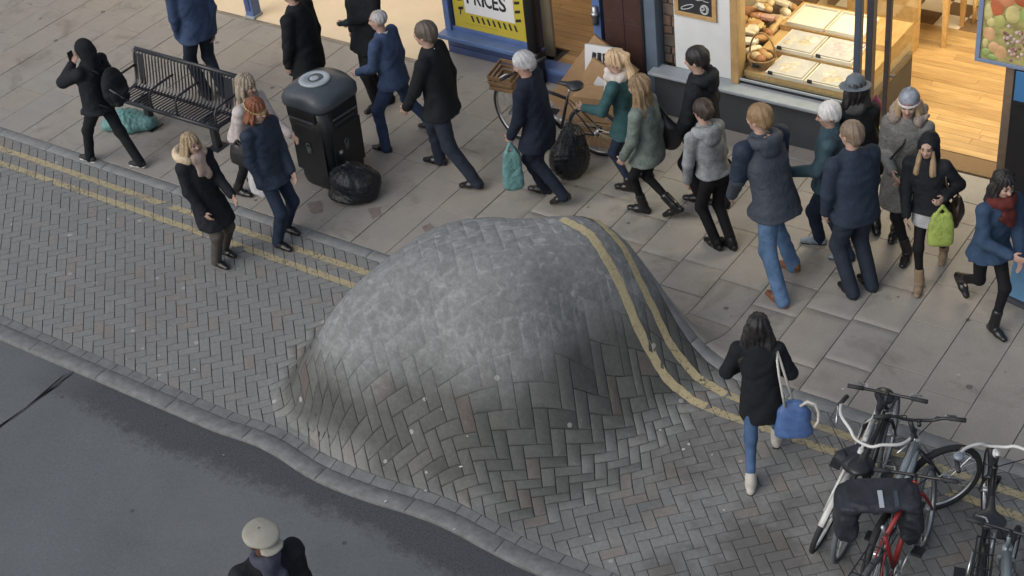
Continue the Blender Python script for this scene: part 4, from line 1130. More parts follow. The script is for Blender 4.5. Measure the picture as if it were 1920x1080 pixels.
# ---- rubbish and carrier bags
def plastic(name, col, rough=.28, trans=0.0, rel=.6):
    m, t, b = new_mat(name); p = objco(t)
    n = noise(t, 9, 5, .65, p, 1.2); n2 = noise(t, 26, 3, .6, p, 1.5)
    t.links.new(ramp(t, n, [(.3, tuple(c*.75 for c in col)), (.7, tuple(min(1, c*1.25) for c in col))]), b.inputs['Base Color'])
    b.inputs['Roughness'].default_value = rough; b.inputs['Transmission Weight'].default_value = trans; b.inputs['IOR'].default_value = 1.1 if trans else 1.45
    bump(t, b, math_(t, 'ADD', n, math_(t, 'MULTIPLY', n2, .35)), rel, .02); return m
M_BINBAG = plastic('black_bag_film', (.010, .012, .016), .2)
M_TEAL = plastic('teal_carrier_film', (.105, .235, .235), .4, 0, .9)
M_LIME = plastic('lime_carrier_film', (.28, .365, .085), .5, 0, .5)
def crumple(P, seed, amp=.02, c=(0, 0)):
    r = np.random.default_rng(seed); s = np.zeros(len(P))
    a = np.arctan2(P[:, 1]-c[1], P[:, 0]-c[0]); top = np.clip(P[:, 2]/max(P[:, 2].max(), .01), 0, 1)
    for n_, w in ((7, .8), (11, .6), (17, .35)): s += w*top**1.5*(np.abs(np.sin(a*n_/2+r.uniform(0, 6)+3*top*r.normal()))-.6)
    for fr_, w in ((5, .9), (10, .7), (19, .35)):
        for _ in range(2):
            d = r.normal(0, 1, 3); d /= np.linalg.norm(d); s += w*(np.abs(np.sin(P @ d*fr_+r.uniform(0, 6)))-.6)
    d = r.normal(0, 1, (3, 3)); s += .28*(np.abs(np.sin(P @ d[0]*31))+np.abs(np.sin(P @ d[1]*43+2*np.sin(P @ d[2]*12)))-1.2)
    return s/2*amp
def bag(name, label, prims, loc, m, vox=.014, amp=.03, seed=1, cat='bag', neck=None, group=None):
    s = SDF(vox, .05)
    for p in prims:
        if p[0] == 'e': s.ell(p[1], p[2])
        else: s.cone(p[1], p[2], p[3], p[4])
    V, Q = s.mesh()
    C = V.mean(0); N = V-C; N /= np.linalg.norm(N, axis=1)[:, None]+1e-6
    V = V+N*crumple(V, seed, amp)[:, None]; V[:, 2] = np.maximum(V[:, 2], .004)
    o = link(name, mesh_from(name, V, Q, m, None, True), None, loc); tag(o, label, cat, group); return o
b1 = bag('rubbish_bag', 'shiny black rubbish bag slumped against the litter bin', [('e', (0, 0, .18), (.24, .22, .20)), ('e', (.06, .05, .15), (.23, .22, .16)), ('e', (-.02, 0, .07), (.27, .25, .09)), ('c', (-.03, .02, .30), (-.03, .03, .40), .10, .03)], (-10.02, 10.24, 0), M_BINBAG, amp=.045, seed=4)
bag('rubbish_bag', 'shiny black rubbish bag on the pavement in front of the bicycle and boxes', [('e', (0, 0, .22), (.20, .22, .24)), ('e', (.03, .03, .40), (.13, .15, .17)), ('c', (0, .02, .5), (0, .03, .58), .07, .04)], (-8.14, 11.58, 0), M_BINBAG, amp=.04, seed=9)
bag('carrier_bag', 'crumpled teal carrier bag lying under the bench', [('e', (0, 0, .10), (.22, .17, .11)), ('e', (.20, .10, .09), (.16, .13, .09)), ('e', (-.17, -.1, .07), (.12, .10, .08))], (-13.40, 10.20, 0), M_TEAL, amp=.05, seed=12)

# ---- flattened boxes against the doorway
M_CARD = mat('cardboard', (.33, .21, .11), .85, .12, 8, bmp=.1); M_CARDD = mat('cardboard_dark', (.16, .07, .05), .8, .15, 8); M_PAPER = mat('white_card', (.55, .56, .57), .6, .05)
def flatbox(name, label, loc, size, rot, m, cat='box', extra=None):
    t = thing(name, label, cat, loc, rot=rot)
    MB().box((0, 0, size[2]/2), size, bev=.004).build('panel', m, t)
    if extra: extra(t)
    return t
r_ = math.radians
flatbox('cardboard_box', 'flattened brown cardboard box leaning against the blue doorstep', (-8.80, 12.60, .0), (.62, .05, .95), (r_(-16), r_(34), r_(4)), M_CARD, extra=lambda t: box('printed_patch', (-.10, -.030, .38), (.26, -.0255, .68), M_CARDD, t, 0))
flatbox('cardboard_box', 'brown cardboard sheet with a white label leaning in front of the doorstep', (-8.55, 12.42, .0), (.55, .04, .80), (r_(-14), r_(28), r_(2)), M_CARD, extra=lambda t: box('white_label', (-.12, -.025, .55), (.04, -.0205, .66), M_PAPER, t, 0))
def stripes(t):
    for k in range(4): MB().box((-.17+k*.115, -.0285, .45), (.05, .006, .80), R=Matrix.Rotation(r_(10-k*7), 3, 'Y'), bev=.001).build('black_stripe', mat('stripe_black', (.012, .013, .018), .5), t)
    MB().box((.13, -.030, .22), (.09, .006, .2), bev=.001).build('red_patch', mat('red_print', (.28, .05, .05), .6), t)
flatbox('printed_board', 'white board with bold black stripes leaning beside the brown pier', (-8.30, 12.52, .0), (.48, .045, .92), (r_(-15), r_(-7), r_(-4)), M_PAPER, 'board', stripes)
def bx3(t): box('tape', (-.22, -.142, .13), (.22, -.1385, .17), mat('parcel_tape', (.42, .30, .16), .4), t, 0)
for z_, lb in ((0, 'low brown cardboard box at the bottom of the stack behind the bicycle'), (.305, 'upper brown cardboard box of the stack behind the bicycle')):
    t_ = thing('cardboard_box', lb, 'box', (-8.22, 12.30, z_), rz=r_(6+z_*20)); MB().box((0, 0, .15), (.46, .27, .295), bev=.006).build('carton', M_CARD, t_); bx3(t_)

# ------------------------------------------------------------------ bicycles
M_TYRE = mat('tyre_rubber', (.016, .017, .019), .75, .25, 30); M_GTYRE = mat('grey_tyre', (.085, .095, .105), .7, .2, 20)
M_CHROME = mat('bike_alloy', (.55, .57, .59), .3, .1, 9, metal=.85); M_BWHITE = mat('bike_white', (.50, .51, .50), .4, .12, 6); M_BSILV = mat('bike_silver', (.30, .34, .37), .35, .1, 6, metal=.35)
M_BRED = mat('bike_red', (.24, .022, .022), .4, .12, 6); M_BBLK = mat('bike_black', (.012, .013, .016), .35, .2, 9); M_SADDLE = mat('saddle_vinyl', (.018, .020, .024), .38, .2, 9, bmp=.1)
M_BGREY = mat('bike_grey', (.16, .19, .21), .4, .1, 6, metal=.2); M_RUBGRIP = mat('grip_rubber', (.02, .021, .024), .7, .2, 20)
BAR = {}
def bicycle(label, rear, hd, lean=0, steer=0, frame=M_BBLK, bars='flat', barmat=M_BBLK, tyre=M_TYRE, rim=M_CHROME, fender=None, rack=False, saddle=True, basket=False, group=None, wb=1.05, fork=None, slope=.0, sh=.92, bh=1.02, thick=.017, bsteer=None, tr=.0215, sw=1.0, upright=False):
    """local frame: x forwards from the rear hub, z up, y to the left"""
    R = .335
    t = thing('bicycle', label, 'bicycle', (rear[0], rear[1], 0), rot=(lean, 0, hd), group=group)
    t.rotation_mode = 'XYZ'
    sm_ = M_CHROME
    hub_r = Vector((0, 0, R)); bb = Vector((.43, 0, .28)); st = Vector((.28, 0, .74)); ht = Vector((wb-.30+.03, 0, .84)); hb_ = Vector((wb-.255+.03, 0, .70)); ax = (ht-hb_).normalized()
    fm = MB()
    fm.tube([bb, hb_], thick*1.25, 8).tube([bb, st], thick, 8).tube([st-Vector((0, 0, .02+slope)), ht-ax*.02], thick*1.1, 8).tube([hb_-ax*.01, ht+ax*.01], thick*1.3, 10)
    for s_ in (-1, 1):
        fm.tube([bb+Vector((-.02, s_*.03, 0)), hub_r+Vector((0, s_*.062, 0))], .010, 6).tube([st+Vector((-.01, s_*.02, -.05)), hub_r+Vector((0, s_*.062, 0))], .008, 6)
    fo = fm.build('frame', frame, t, True)
    MB().tube([st, st+Vector((-.05, 0, sh-.74-.05))], .013, 8).build('seat_post', M_CHROME, t, True)
    def wheel(par, c, nm='wheel', tm=tyre):
        w = MB().ring(c, (0, 1, 0), R-tr, tr, 40, 8).build(nm, tm, par, True)
        MB().ring(c, (0, 1, 0), R-.048, .0085, 40, 6, 1.5).build('rim', rim, w, True)
        sp = MB()
        for k in range(20):
            a = 2*math.pi*k/20; off = .022*(1 if k % 2 else -1)
            sp.tube([c+Vector((.02*math.cos(a+1.2*(1 if k % 4 < 2 else -1)), off, .02*math.sin(a+1.2*(1 if k % 4 < 2 else -1)))), c+Vector(((R-.055)*math.cos(a), 0, (R-.055)*math.sin(a)))], .0019, 3)
        sp.build('spokes', M_CHROME, w)
        MB().tube([c+Vector((0, -.055, 0)), c+Vector((0, -.02, 0)), c+Vector((0, .02, 0)), c+Vector((0, .055, 0))], [.010, .022, .022, .010], 10).build('hub', M_CHROME, w, True)
        return w
    wheel(t, hub_r)
    # steering assembly turned about the head axis
    f = bpy.data.objects.new('fork', None)
    fk = MB(); fc = Vector((wb, 0, R)) if False else Vector((wb, 0, R))
    crown = hb_-ax*.02
    for s_ in (-1, 1): fk.tube([crown+Vector((0, s_*.05, 0)), crown.lerp(fc, .6)+Vector((.01, s_*.052, 0)), fc+Vector((0, s_*.055, 0))], [.014, .013, .009], 7)
    fk.tube([crown+Vector((0, -.055, 0)), crown+Vector((0, .055, 0))], .016, 7)
    stem = ht+ax*(bh-.84-.02); fk.tube([ht, stem], .014, 8)
    P0 = ht
    def turn(p, a=None):              # rotate a point about the head axis
        return P0+Matrix.Rotation(steer if a is None else a, 3, Vector((0, 0, 1)) if upright else ax) @ (Vector(p)-P0)
    wturn = turn
    fk.v = [tuple(turn(p)) for p in fk.v]
    fko = fk.build('fork', fork or frame, t, True)
    fcw = turn(fc)
    wm = MB(); wm.ring(fc, (0, 1, 0), R-tr, tr, 40, 8); wm.v = [tuple(turn(p)) for p in wm.v]; w = wm.build('wheel', tyre, t, True)
    for nm, mm, fn in (('rim', rim, lambda q: q.ring(fc, (0, 1, 0), R-.048, .0085, 40, 6, 1.5)), ('hub', M_CHROME, lambda q: q.tube([fc+Vector((0, -.055, 0)), fc+Vector((0, -.02, 0)), fc+Vector((0, .02, 0)), fc+Vector((0, .055, 0))], [.01, .022, .022, .01], 10))):
        q = MB(); fn(q); q.v = [tuple(turn(p)) for p in q.v]; q.build(nm, mm, w, True)
    q = MB()
    for k in range(20):
        a = 2*math.pi*k/20; off = .022*(1 if k % 2 else -1); b_ = a+1.2*(1 if k % 4 < 2 else -1)
        q.tube([fc+Vector((.02*math.cos(b_), off, .02*math.sin(b_))), fc+Vector(((R-.055)*math.cos(a), 0, (R-.055)*math.sin(a)))], .0019, 3)
    q.v = [tuple(turn(p)) for p in q.v]; q.build('spokes', M_CHROME, w)
    # bars
    c = stem+Vector((.06, 0, .0)); q = MB(); q.tube([stem, c], .016, 8)
    if bars == 'flat': pts = [(c.x-.02, .30, c.z+.015), (c.x-.005, .15, c.z+.005), (c.x, 0, c.z), (c.x-.005, -.15, c.z+.005), (c.x-.02, -.30, c.z+.015)]
    elif bars == 'riser': pts = [(c.x-.04, .33, c.z+.05), (c.x-.02, .18, c.z+.045), (c.x, .09, c.z), (c.x, -.09, c.z), (c.x-.02, -.18, c.z+.045), (c.x-.04, -.33, c.z+.05)]
    else: pts = [(c.x-.30, .28, c.z+.05), (c.x-.20, .285, c.z+.055), (c.x-.08, .24, c.z+.06), (c.x, .13, c.z+.05), (c.x+.03, .06, c.z+.01), (c.x+.03, -.06, c.z+.01), (c.x, -.13, c.z+.05), (c.x-.08, -.24, c.z+.06), (c.x-.20, -.285, c.z+.055), (c.x-.30, -.28, c.z+.05)]
    if bsteer is not None:
        _t = turn; turn = lambda p: _t(p, bsteer)
    P = [turn(p) for p in pts]
    # smooth the bar
    def cat(P, n=5):
        out = []
        for i in range(len(P)-1):
            p0, p1, p2, p3 = P[max(0, i-1)], P[i], P[i+1], P[min(len(P)-1, i+2)]
            for k in range(n):
                u = k/n; out.append(.5*((2*p1)+(p2-p0)*u+(2*p0-5*p1+4*p2-p3)*u*u+(3*p1-p0-3*p2+p3)*u**3))
        return out+[P[-1]]
    q.v = [tuple(turn(p)) for p in q.v]
    S = cat(P); q.tube(S, .0125, 8)
    hbar = q.build('handlebar', barmat, t, True); BAR[t.name] = S
    for s_ in (0, -1):
        e = S[s_]; d_ = (S[1]-S[0]).normalized() if s_ == 0 else (S[-2]-S[-1]).normalized()
        MB().tube([e-d_*.005, e+d_*.12], .0175, 9).build('grip', M_RUBGRIP, hbar, True)
        side = turn((c.x+.055, .20 if s_ == 0 else -.20, c.z-.01))
        MB().tube([e+d_*.15, (e+d_*.15).lerp(side, .5)+Vector((.03, 0, 0)), e.lerp(side, .55)+Vector((.05, 0, -.02))], .007, 5).build('brake_lever', M_CHROME, hbar, True)
        MB().tube([e+d_*.14, e+d_*.22+Vector((.06, 0, -.05)), turn(crown+Vector((.05, 0, .05)))], .004, 5).build('cable', M_BBLK, hbar, True)
    if saddle:
        sc_ = st+Vector((-.06, 0, sh-.74)); s = SDF(.011, .03)
        s.ell(sc_+Vector((-.07, 0, 0)), (.085, .085*sw, .033)).cone(sc_+Vector((-.05, 0, .004)), sc_+Vector((.14, 0, .004)), .045, .022, ((0, 0, 1), .75))
        s.build('saddle', M_SADDLE, t)
    # drivetrain
    q = MB().ring(bb, (0, 1, 0), .085, .006, 24, 5, 1.0)
    for k in range(5):
        a = 1.257*k; q.tube([bb, bb+Vector((.085*math.cos(a), -.0, .085*math.sin(a)))], .007, 5)
    q.v = [(x, y-.045, z) for x, y, z in q.v]; cr = q.build('chainring', M_CHROME, t, True)
    for s_, a in ((-1, .6), (1, .6+math.pi)):
        e = bb+Vector((.17*math.cos(a), s_*.075, .17*math.sin(a)))
        k_ = MB().tube([bb+Vector((0, s_*.06, 0)), e], .011, 6).build('crank', M_CHROME, t, True)
        MB().box(e+Vector((0, s_*.055, 0)), (.095, .085, .022), bev=.006).build('pedal', M_BBLK, k_)
    MB().tube([bb+Vector((.0, -.045, .085)), hub_r+Vector((0, -.045, .04))], .0045, 4).tube([bb+Vector((0, -.045, -.085)), hub_r+Vector((.02, -.045, -.05))], .0045, 4).build('chain', M_BBLK, t)
    MB().tube([hub_r+Vector((.0, -.05, -.04)), hub_r+Vector((.03, -.05, -.11))], [.018, .014], 7).ring(hub_r+Vector((0, -.045, 0)), (0, 1, 0), .04, .008, 16, 4, 2).build('derailleur', M_BBLK, t, True)
    if fender:
        for c_, a0, a1, tr in ((hub_r, .2, 3.4, None), (fc, .5, 2.9, wturn)):
            q = MB(); rings = []
            for a in np.linspace(a0, a1, 18):
                p = c_+Vector((math.cos(a), 0, math.sin(a)))*(R+.018); n_ = Vector((math.cos(a), 0, math.sin(a)))
                rings.append([p+Vector((0, -.028, 0))-n_*.012, p+Vector((0, -.016, 0)), p+Vector((0, .016, 0)), p+Vector((0, .028, 0))-n_*.012, p+Vector((0, .014, 0))-n_*.004, p+Vector((0, -.014, 0))-n_*.004])
            q.loft(rings)
            if tr: q.v = [tuple(tr(p)) for p in q.v]
            q.build('mudguard', fender, t, True)
    if rack:
        q = MB()
        for y in (-.06, .06): q.tube([(-.28, y, .73), (.16, y, .73)], .006, 5).tube([(-.20, y, .73), (0, y*1.1, R)], .005, 5).tube([(.10, y, .73), (0, y*1.1, R)], .005, 5)
        for x in (-.28, -.14, 0, .16): q.tube([(x, -.06, .73), (x, .06, .73)], .006, 5)
        q.build('rack', M_BBLK, t)
    return t
G_B = 'bicycles parked at the kerb on the right'
UP = math.pi/2
bA = bicycle('white city bicycle with swept white handlebar leaning beside the black pannier', (-3.75, 9.05), -UP+.14, lean=-.27, steer=-.10, frame=M_BWHITE, bars='swept', barmat=M_BWHITE, rim=M_BWHITE, fender=M_BWHITE, group=G_B, bh=.98, sh=.86)
bB = bicycle('black bicycle with a straight black handlebar at the back of the row', (-3.40, 8.00), UP+.10, lean=.06, steer=.10, frame=M_BBLK, bars='flat', tyre=M_GTYRE, group=G_B, sh=.78)
bC = bicycle('silver mountain bicycle with black riser handlebar and its front wheel turned right', (-3.07, 7.80), UP+.08, lean=.04, steer=-.80, bsteer=.38, upright=True, frame=M_BSILV, bars='riser', group=G_B, thick=.026, fork=M_BBLK, sh=.76, tr=.028, bh=1.06)
bD = bicycle('red bicycle carrying a black double pannier over its rear wheel', (-2.92, 7.36), UP-.02, lean=-.03, steer=.2, frame=M_BRED, bars='flat', tyre=M_GTYRE, rack=True, group=G_B, saddle=False, bh=.88)
bE = bicycle('black city bicycle with swept white handlebar and wide black saddle', (-2.31, 7.80), UP+.28, lean=.05, steer=.12, frame=M_BBLK, bars='swept', barmat=M_BWHITE, rack=True, fender=M_BBLK, group=G_B, sw=1.4)
bF = bicycle('grey bicycle with a thick frame tube at the right edge of the photo', (-1.83, 7.12), UP+.36, lean=-.03, steer=-.25, frame=M_BGREY, bars='flat', group=G_B, thick=.028)
MB().lathe(tuple(BAR[bE.name][6]+Vector((0, 0, .005))), [(.018, 0), (.04, .012), (.04, .03), (.022, .042)], 14).build('bell', mat('bell_grey', (.16, .19, .23), .3, .1), bE, True)
lm = MB().lathe((.93, 0, .80), [(.02, 0), (.03, .02), (.03, .05), (.015, .06)], 12, axis=(1, 0, .3)).build('headlamp', mat('lamp_white', (.65, .66, .66), .25, .05), bE, True)
bS = bicycle('black bicycle leaning by the cardboard boxes outside the blue shop', (-8.05, 12.04), math.pi+.08, lean=-.16, steer=-.42, frame=M_BBLK, bars='flat', fork=M_BSILV)
cr_ = MB()
for z_ in (.80, .87, .94):
    for y_ in (-.15, .15): cr_.box((.99, y_, z_), (.28, .012, .045), bev=.002)
    for x_ in (.85, 1.13): cr_.box((x_, 0, z_), (.012, .30, .045), bev=.002)
for k_ in range(4): cr_.box((.99, -.11+k_*.073, .775), (.28, .05, .010), bev=.002)
cr_.build('front_crate', mat('crate_wood', (.22, .13, .06), .8, .25, 9), bS)
# pannier bags hung over the rear rack of the red bicycle: a thing of their own
M_PANN = cloth('pannier_canvas', (.017, .02, .028), .6, 200, .25, .6, .4)
pn = thing('pannier', 'black double pannier bag with a grey reflective strip on the red bicycle', 'pannier', (-3.10, 7.90, .05), rz=r_(31))
s = SDF(.013, .04)
s.loft([.765, .80, .825], [0]*3, [0]*3, [.27, .26, .23], [.165, .16, .14], (1, 0), (0, 1), ex=4); s.loft([.44, .50, .70, .80], [-.235]*4, [0]*4, [.05, .085, .075, .05], [.11, .145, .155, .145], (1, 0), (0, 1), ex=4); s.loft([.40, .46, .70, .80], [.235]*4, [0]*4, [.05, .085, .075, .05], [.11, .145, .155, .145], (1, 0), (0, 1), ex=4); s.fold = .005
s.build('bag', M_PANN, pn)
MB().box((0, -.085, .834), (.035, .15, .006), R=Matrix.Rotation(r_(10), 3, 'X'), bev=.002).build('reflective_strip', mat('reflective_grey', (.33, .36, .40), .4, .1), pn)
MB().box((.11, -.085, .832), (.03, .14, .006), R=Matrix.Rotation(r_(10), 3, 'X'), bev=.002).build('strap', mat('strap_dark', (.035, .045, .055), .7), pn)
cv = SDF(.013, .03); cv.ell((0, 0, 0), (.16, .09, .07)).cone((-.14, .0, .02), (-.02, .12, .05), .05, .04); cv.fold = .005
o = cv.build('bicycle_bag', M_PANN, None, loc=(-3.42, 8.24, .72)); tag(o, 'slouched black bag behind the white handlebar above the pannier', 'bag')

# ---- litter on the ground (scraps nobody would count)
lt = MB(); lr2 = random.Random(5)
for u, v, n in ((160, 1010, 14), (330, 760, 5), (560, 930, 6), (700, 1000, 8), (1300, 900, 5), (1640, 1010, 4), (880, 870, 3), (1500, 720, 2), (560, 360, 6), (1250, 430, 3), (60, 720, 4)):
    for k in range(n):
        p = at(u+lr2.gauss(0, 60), v+lr2.gauss(0, 35)); x, y = p[0], p[1]
        z = float(hump(x, y))+(-.055 if y < 6.72 else 0)+.006
        a = lr2.uniform(0, 6.28); s_ = lr2.uniform(.008, .022); w_ = s_*lr2.uniform(.3, .9)
        lt.add([(x+s_*math.cos(a), y+s_*math.sin(a), z), (x-w_*math.sin(a), y+w_*math.cos(a), z+.006), (x-s_*math.cos(a), y-s_*math.sin(a), z), (x+w_*math.sin(a), y-w_*math.cos(a), z+.003)], [(0, 1, 2, 3)])
tag(lt.build('litter', mat('litter_paper', (.5, .5, .48), .8, .2)), 'small pale scraps of litter scattered over road and paving', 'litter', kind='stuff')
# ------------------------------------------------------------------ people
def unit(v): v = np.asarray(v, float); return v/np.linalg.norm(v)
def skin_mat(name, col):
    return mat(name, col, .5, .1, 18, spec=.35)
M_SKIN = skin_mat('skin', (.37, .245, .195)); M_SKIN2 = skin_mat('skin_flushed', (.37, .225, .18)); M_SKIND = skin_mat('skin_dark', (.10, .055, .038))
M_EYE = mat('eye_dark', (.03, .025, .022), .4); M_LIP = mat('lip', (.30, .11, .10), .5)
def hair_mat(name, col, var=.35):
    if name in _mc: return _mc[name]
    m, t, b = new_mat(name); p = objco(t)
    mp = nd(t, 'ShaderNodeMapping'); mp.inputs['Scale'].default_value = (70, 70, 9); t.links.new(p, mp.inputs[0])
    n = noise(t, 1.6, 4, .6, mp.outputs[0], .5); n2 = noise(t, 7, 3, .5, p)
    f = math_(t, 'ADD', math_(t, 'MULTIPLY', n, .7), math_(t, 'MULTIPLY', n2, .3))
    t.links.new(ramp(t, f, [(.32, tuple(c*(1-var) for c in col)), (.68, tuple(min(1, c*(1+var*1.3)) for c in col))]), b.inputs['Base Color'])
    b.inputs['Roughness'].default_value = .55; bump(t, b, n, .7, .006); _mc[name] = m; return m
NP = [0]
def person(label, feet, head, hd, S=None, sex='m', look=0, nod=0, hair=('short', (.05, .03, .02)), coat=None, legs=None, shoes=None, arms=None, lean=.03, skirt=None,
           scarf=None, hood=None, hat=None, skin=None, collar=None, hands=None, fat=1.0, lift=(0, 0), group=None, z0=0.0, hunch=0.0, mitt=None, name='person'):
    """feet: pixel of the left and right shoe; head: pixel of the head centre; hd: walking direction in the world, degrees"""
    f = np.array([math.cos(math.radians(hd)), math.sin(math.radians(hd)), 0]); l = np.array([-f[1], f[0], 0]); up = np.array([0, 0, 1.0])
    ft = [at(q[0], q[1], li+z0) if len(q) == 2 else np.array(q, float) for q, li in zip(feet, lift)]
    mid = (ft[0]+ft[1])/2
    if S is None:
        zs = np.linspace(1.38, 1.72, 60); S = zs[int(np.argmin([np.hypot(*(at(head[0], head[1], z)-mid-f*lean)[:2]) for z in zs]))]/.932
    hp = at(head[0], head[1], .932*S+z0-hunch) if len(head) == 2 else np.array(head, float)
    k = S/1.75; fem = sex == 'f'; w = (.95 if fem else 1.07)*fat*k
    H = hp.copy()
    pel = mid*.62+(H-f*.04)*.38; pel[2] = .515*S+z0
    ank = [p+up*.085*k-f*.05*k for p in ft]
    hipo = .050*S*(.95 if fem else 1)
    for i, s_ in ((0, 1), (1, -1)):
        q = pel+l*s_*hipo; d = np.hypot(*(ank[i]-q)[:2])
        pel[2] = min(pel[2], ank[i][2]+math.sqrt(max((.485*S)**2-d*d, .1))+.02*S)
    N = H-up*.115*S*.95-hf_(hd+look)*.022; N[2] = max(N[2], pel[2]+.27*S)
    hips = [pel+l*hipo-up*.015*S, pel-l*hipo-up*.015*S]
    def ik(a, b, l1, l2, hint):
        v = b-a; d = min(np.linalg.norm(v), (l1+l2)*.999); u = v/np.linalg.norm(v); b2 = a+u*d
        x = (l1*l1-l2*l2+d*d)/(2*d); h_ = math.sqrt(max(l1*l1-x*x, 0)); n = hint-u*(hint@u); n = unit(n)
        return a+u*x+n*h_, b2
    knee = []
    for i in (0, 1):
        kk, a2 = ik(hips[i], ank[i], .245*S, .245*S, f+l*(.12 if i == 0 else -.12)); knee.append(kk); ank[i] = a2
    sw = (.099 if fem else .114)*S
    shz = N-up*.022*S
    sh = [shz+l*sw, shz-l*sw]
    el = []; wr = []
    arms = arms or ((12, 8, 18), (-14, 8, 16))
    for i, a in enumerate(arms):
        s_ = 1 if i == 0 else -1
        if isinstance(a[0], (tuple, list, np.ndarray)):       # a hand held at a place given as forward, outward, up from the shoulder
            tgt = sh[i]+f*a[0][0]*k+l*s_*a[0][1]*k+up*a[0][2]*k
            e, w_ = ik(sh[i], tgt, .172*S, .155*S, -f*.3+l*s_*.5-up*.8)
        else:
            th, ph, be = math.radians(a[0]*.85), math.radians(a[1]*.35), math.radians(a[2]*.9); ga = math.radians(a[3]) if len(a) > 3 else math.radians(8)
            d1 = unit(-up*math.cos(th)*math.cos(ph)+f*math.sin(th)*math.cos(ph)+l*s_*math.sin(ph))
            d2 = unit(-up*math.cos(th+be)+f*math.sin(th+be)-l*s_*math.sin(ga))
            e = sh[i]+d1*.172*S; w_ = e+d2*.155*S
        el.append(e); wr.append(w_)
    base = np.array([mid[0], mid[1], z0])
    sk = skin or M_SKIN
    # ---------- body
    V_all = []; Q_all = []; n0 = 0
    def addm(V, Q):
        nonlocal n0
        V_all.append(V); Q_all.append(Q+n0); n0 += len(V)
    B = SDF(.014, .03)
    B.cone(pel, N-up*.05, .10*w, .105*w, (f, .8)).cone(sh[0], sh[1], .042*k, .042*k).cone(N-up*.06*k, H-up*.06*k, .052*k, .046*k)
    for i in (0, 1):
        B.cone(hips[i], knee[i], .066*w, .040*w).cone(knee[i], ank[i], .038*w, .024*w).cone(ank[i], ank[i]+f*.07*k-up*.045*k, .022*k, .014*k)
        B.cone(sh[i], el[i], .042*w, .034*w).cone(el[i], wr[i], .033*w, .024*k)
    addm(*B.mesh())
    # ---------- head with a face
    hy = hd+look; hf = hf_(hy); hl = np.array([-hf[1], hf[0], 0]); nd_ = math.radians(nod)
    hfw = hf*math.cos(nd_)-up*math.sin(nd_); hup = up*math.cos(nd_)+hf*math.sin(nd_)
    R = np.array([hfw, hl, hup]); hs = k*(1.0 if not fem else .96)*1.04
    P = lambda a, b, c: H+(hfw*a+hl*b+hup*c)*hs
    D = SDF(.0085, .022)
    D.ell(P(-.012, 0, .028), np.array([.096, .076, .090])*hs, R).ell(P(.030, 0, -.035), np.array([.062, .058, .075])*hs, R).ell(P(.055, 0, -.082), np.array([.030, .030, .024])*hs, R)
    D.cone(P(.088, 0, .012), P(.108, 0, -.022), .010*hs, .017*hs, k=.012).cone(P(.078, -.035, .030), P(.078, .035, .030), .015*hs, .015*hs)
    D.cone(P(.082, -.014, -.056), P(.082, .014, -.056), .011*hs, .011*hs, k=.01)
    for s_ in (-1, 1):
        D.ell(P(-.005, s_*.077, -.008), np.array([.022, .010, .032])*hs, R, k=.008); D.ell(P(.072, s_*.032, -.020), np.array([.022, .022, .02])*hs, R)
        D.ell(P(.098, s_*.031, .012), np.array([.013, .014, .010])*hs, R, neg=True)
    D.cone(H-up*.06*k-hf*.012, N-up*.02, .050*k, .058*k)
    Vh, Qh = D.mesh()
    hs0 = n0; addm(Vh, Qh)
    # ---------- hands: palm, four fingers and a thumb
    for i, s_ in ((0, 1), (1, -1)):
        d = unit(wr[i]-el[i]); nrm = unit(l*(-s_)-d*(d@l)*(-s_)); thw = unit(np.cross(d, nrm)*(1 if s_ > 0 else -1)); 
        if thw@f < 0: thw = -thw
        G = SDF(.0055, .006); w0 = wr[i]; curl = 35 if not (hands and hands[i] == 'grip') else 75
        G.cone(w0-d*.03*k, w0+d*.02*k, .025*k, .026*k).ell(w0+d*.055*k, np.array([.048, .040, .016])*k, np.array([d, thw, nrm]))
        for j in range(4):
            a = w0+d*(.088-.004*abs(j-1.2))*k+thw*(.030-.0195*j)*k; L = (.036, .041, .038, .030)[j]*k
            c1 = math.radians(curl*.5); d1 = d*math.cos(c1)+nrm*math.sin(c1); b_ = a+d1*L; c2 = math.radians(curl*1.3); d2 = d*math.cos(c2)+nrm*math.sin(c2)
            G.cone(a, b_, .0092*k, .0085*k).cone(b_, b_+d2*L*.9, .0083*k, .0068*k)
        tb0 = w0+d*.03*k+thw*.030*k; tb1 = tb0+(d*.6+thw*.7+nrm*.35)*.035*k
        G.cone(tb0, tb1, .012*k, .010*k).cone(tb1, tb1+(d*.85+thw*.15+nrm*.5)*.028*k, .0098*k, .0075*k)
        addm(*G.mesh())
    V = np.concatenate(V_all); Q = np.concatenate(Q_all)
    C = V[Q].mean(1); mi = np.zeros(len(Q), int)
    rel = C-H; la, lb, lc = rel@hfw/hs, rel@hl/hs, rel@hup/hs
    onh = (np.arange(len(Q)) >= 0) & (np.abs(lc) < .12) & (la > .05)
    for s_ in (-1, 1):
        mi[onh & (((lb-s_*.031)/.015)**2+((lc-.010)/.009)**2 < 1)] = 1
        mi[onh & (np.abs(lb-s_*.032) < .020) & (np.abs(lc-.036) < .005)] = 3
    mi[onh & ((lb/.023)**2+((lc+.056)/.009)**2 < 1)] = 2
    brow = hair_mat('brow', (.07, .045, .03))
    o = link(name, mesh_from(name, V-base, Q, [sk, M_EYE, M_LIP, brow], mi, True), None, base)
    tag(o, label, 'person', group)
    if mitt:
        for i in (0, 1):
            s = SDF(.011, .02); d = unit(wr[i]-el[i]); s.cone(wr[i]-d*.03, wr[i]+d*.05, .034*k, .036*k).cone(wr[i]+d*.05, wr[i]+d*.13, .034*k, .024*k)
            s.build('glove', mitt, o, base)
    # ---------- trousers or tights
    lm, lw = legs; lw *= 1.08
    T = SDF(.0125, .035); T.fold = .0015 if lw < .9 else .003
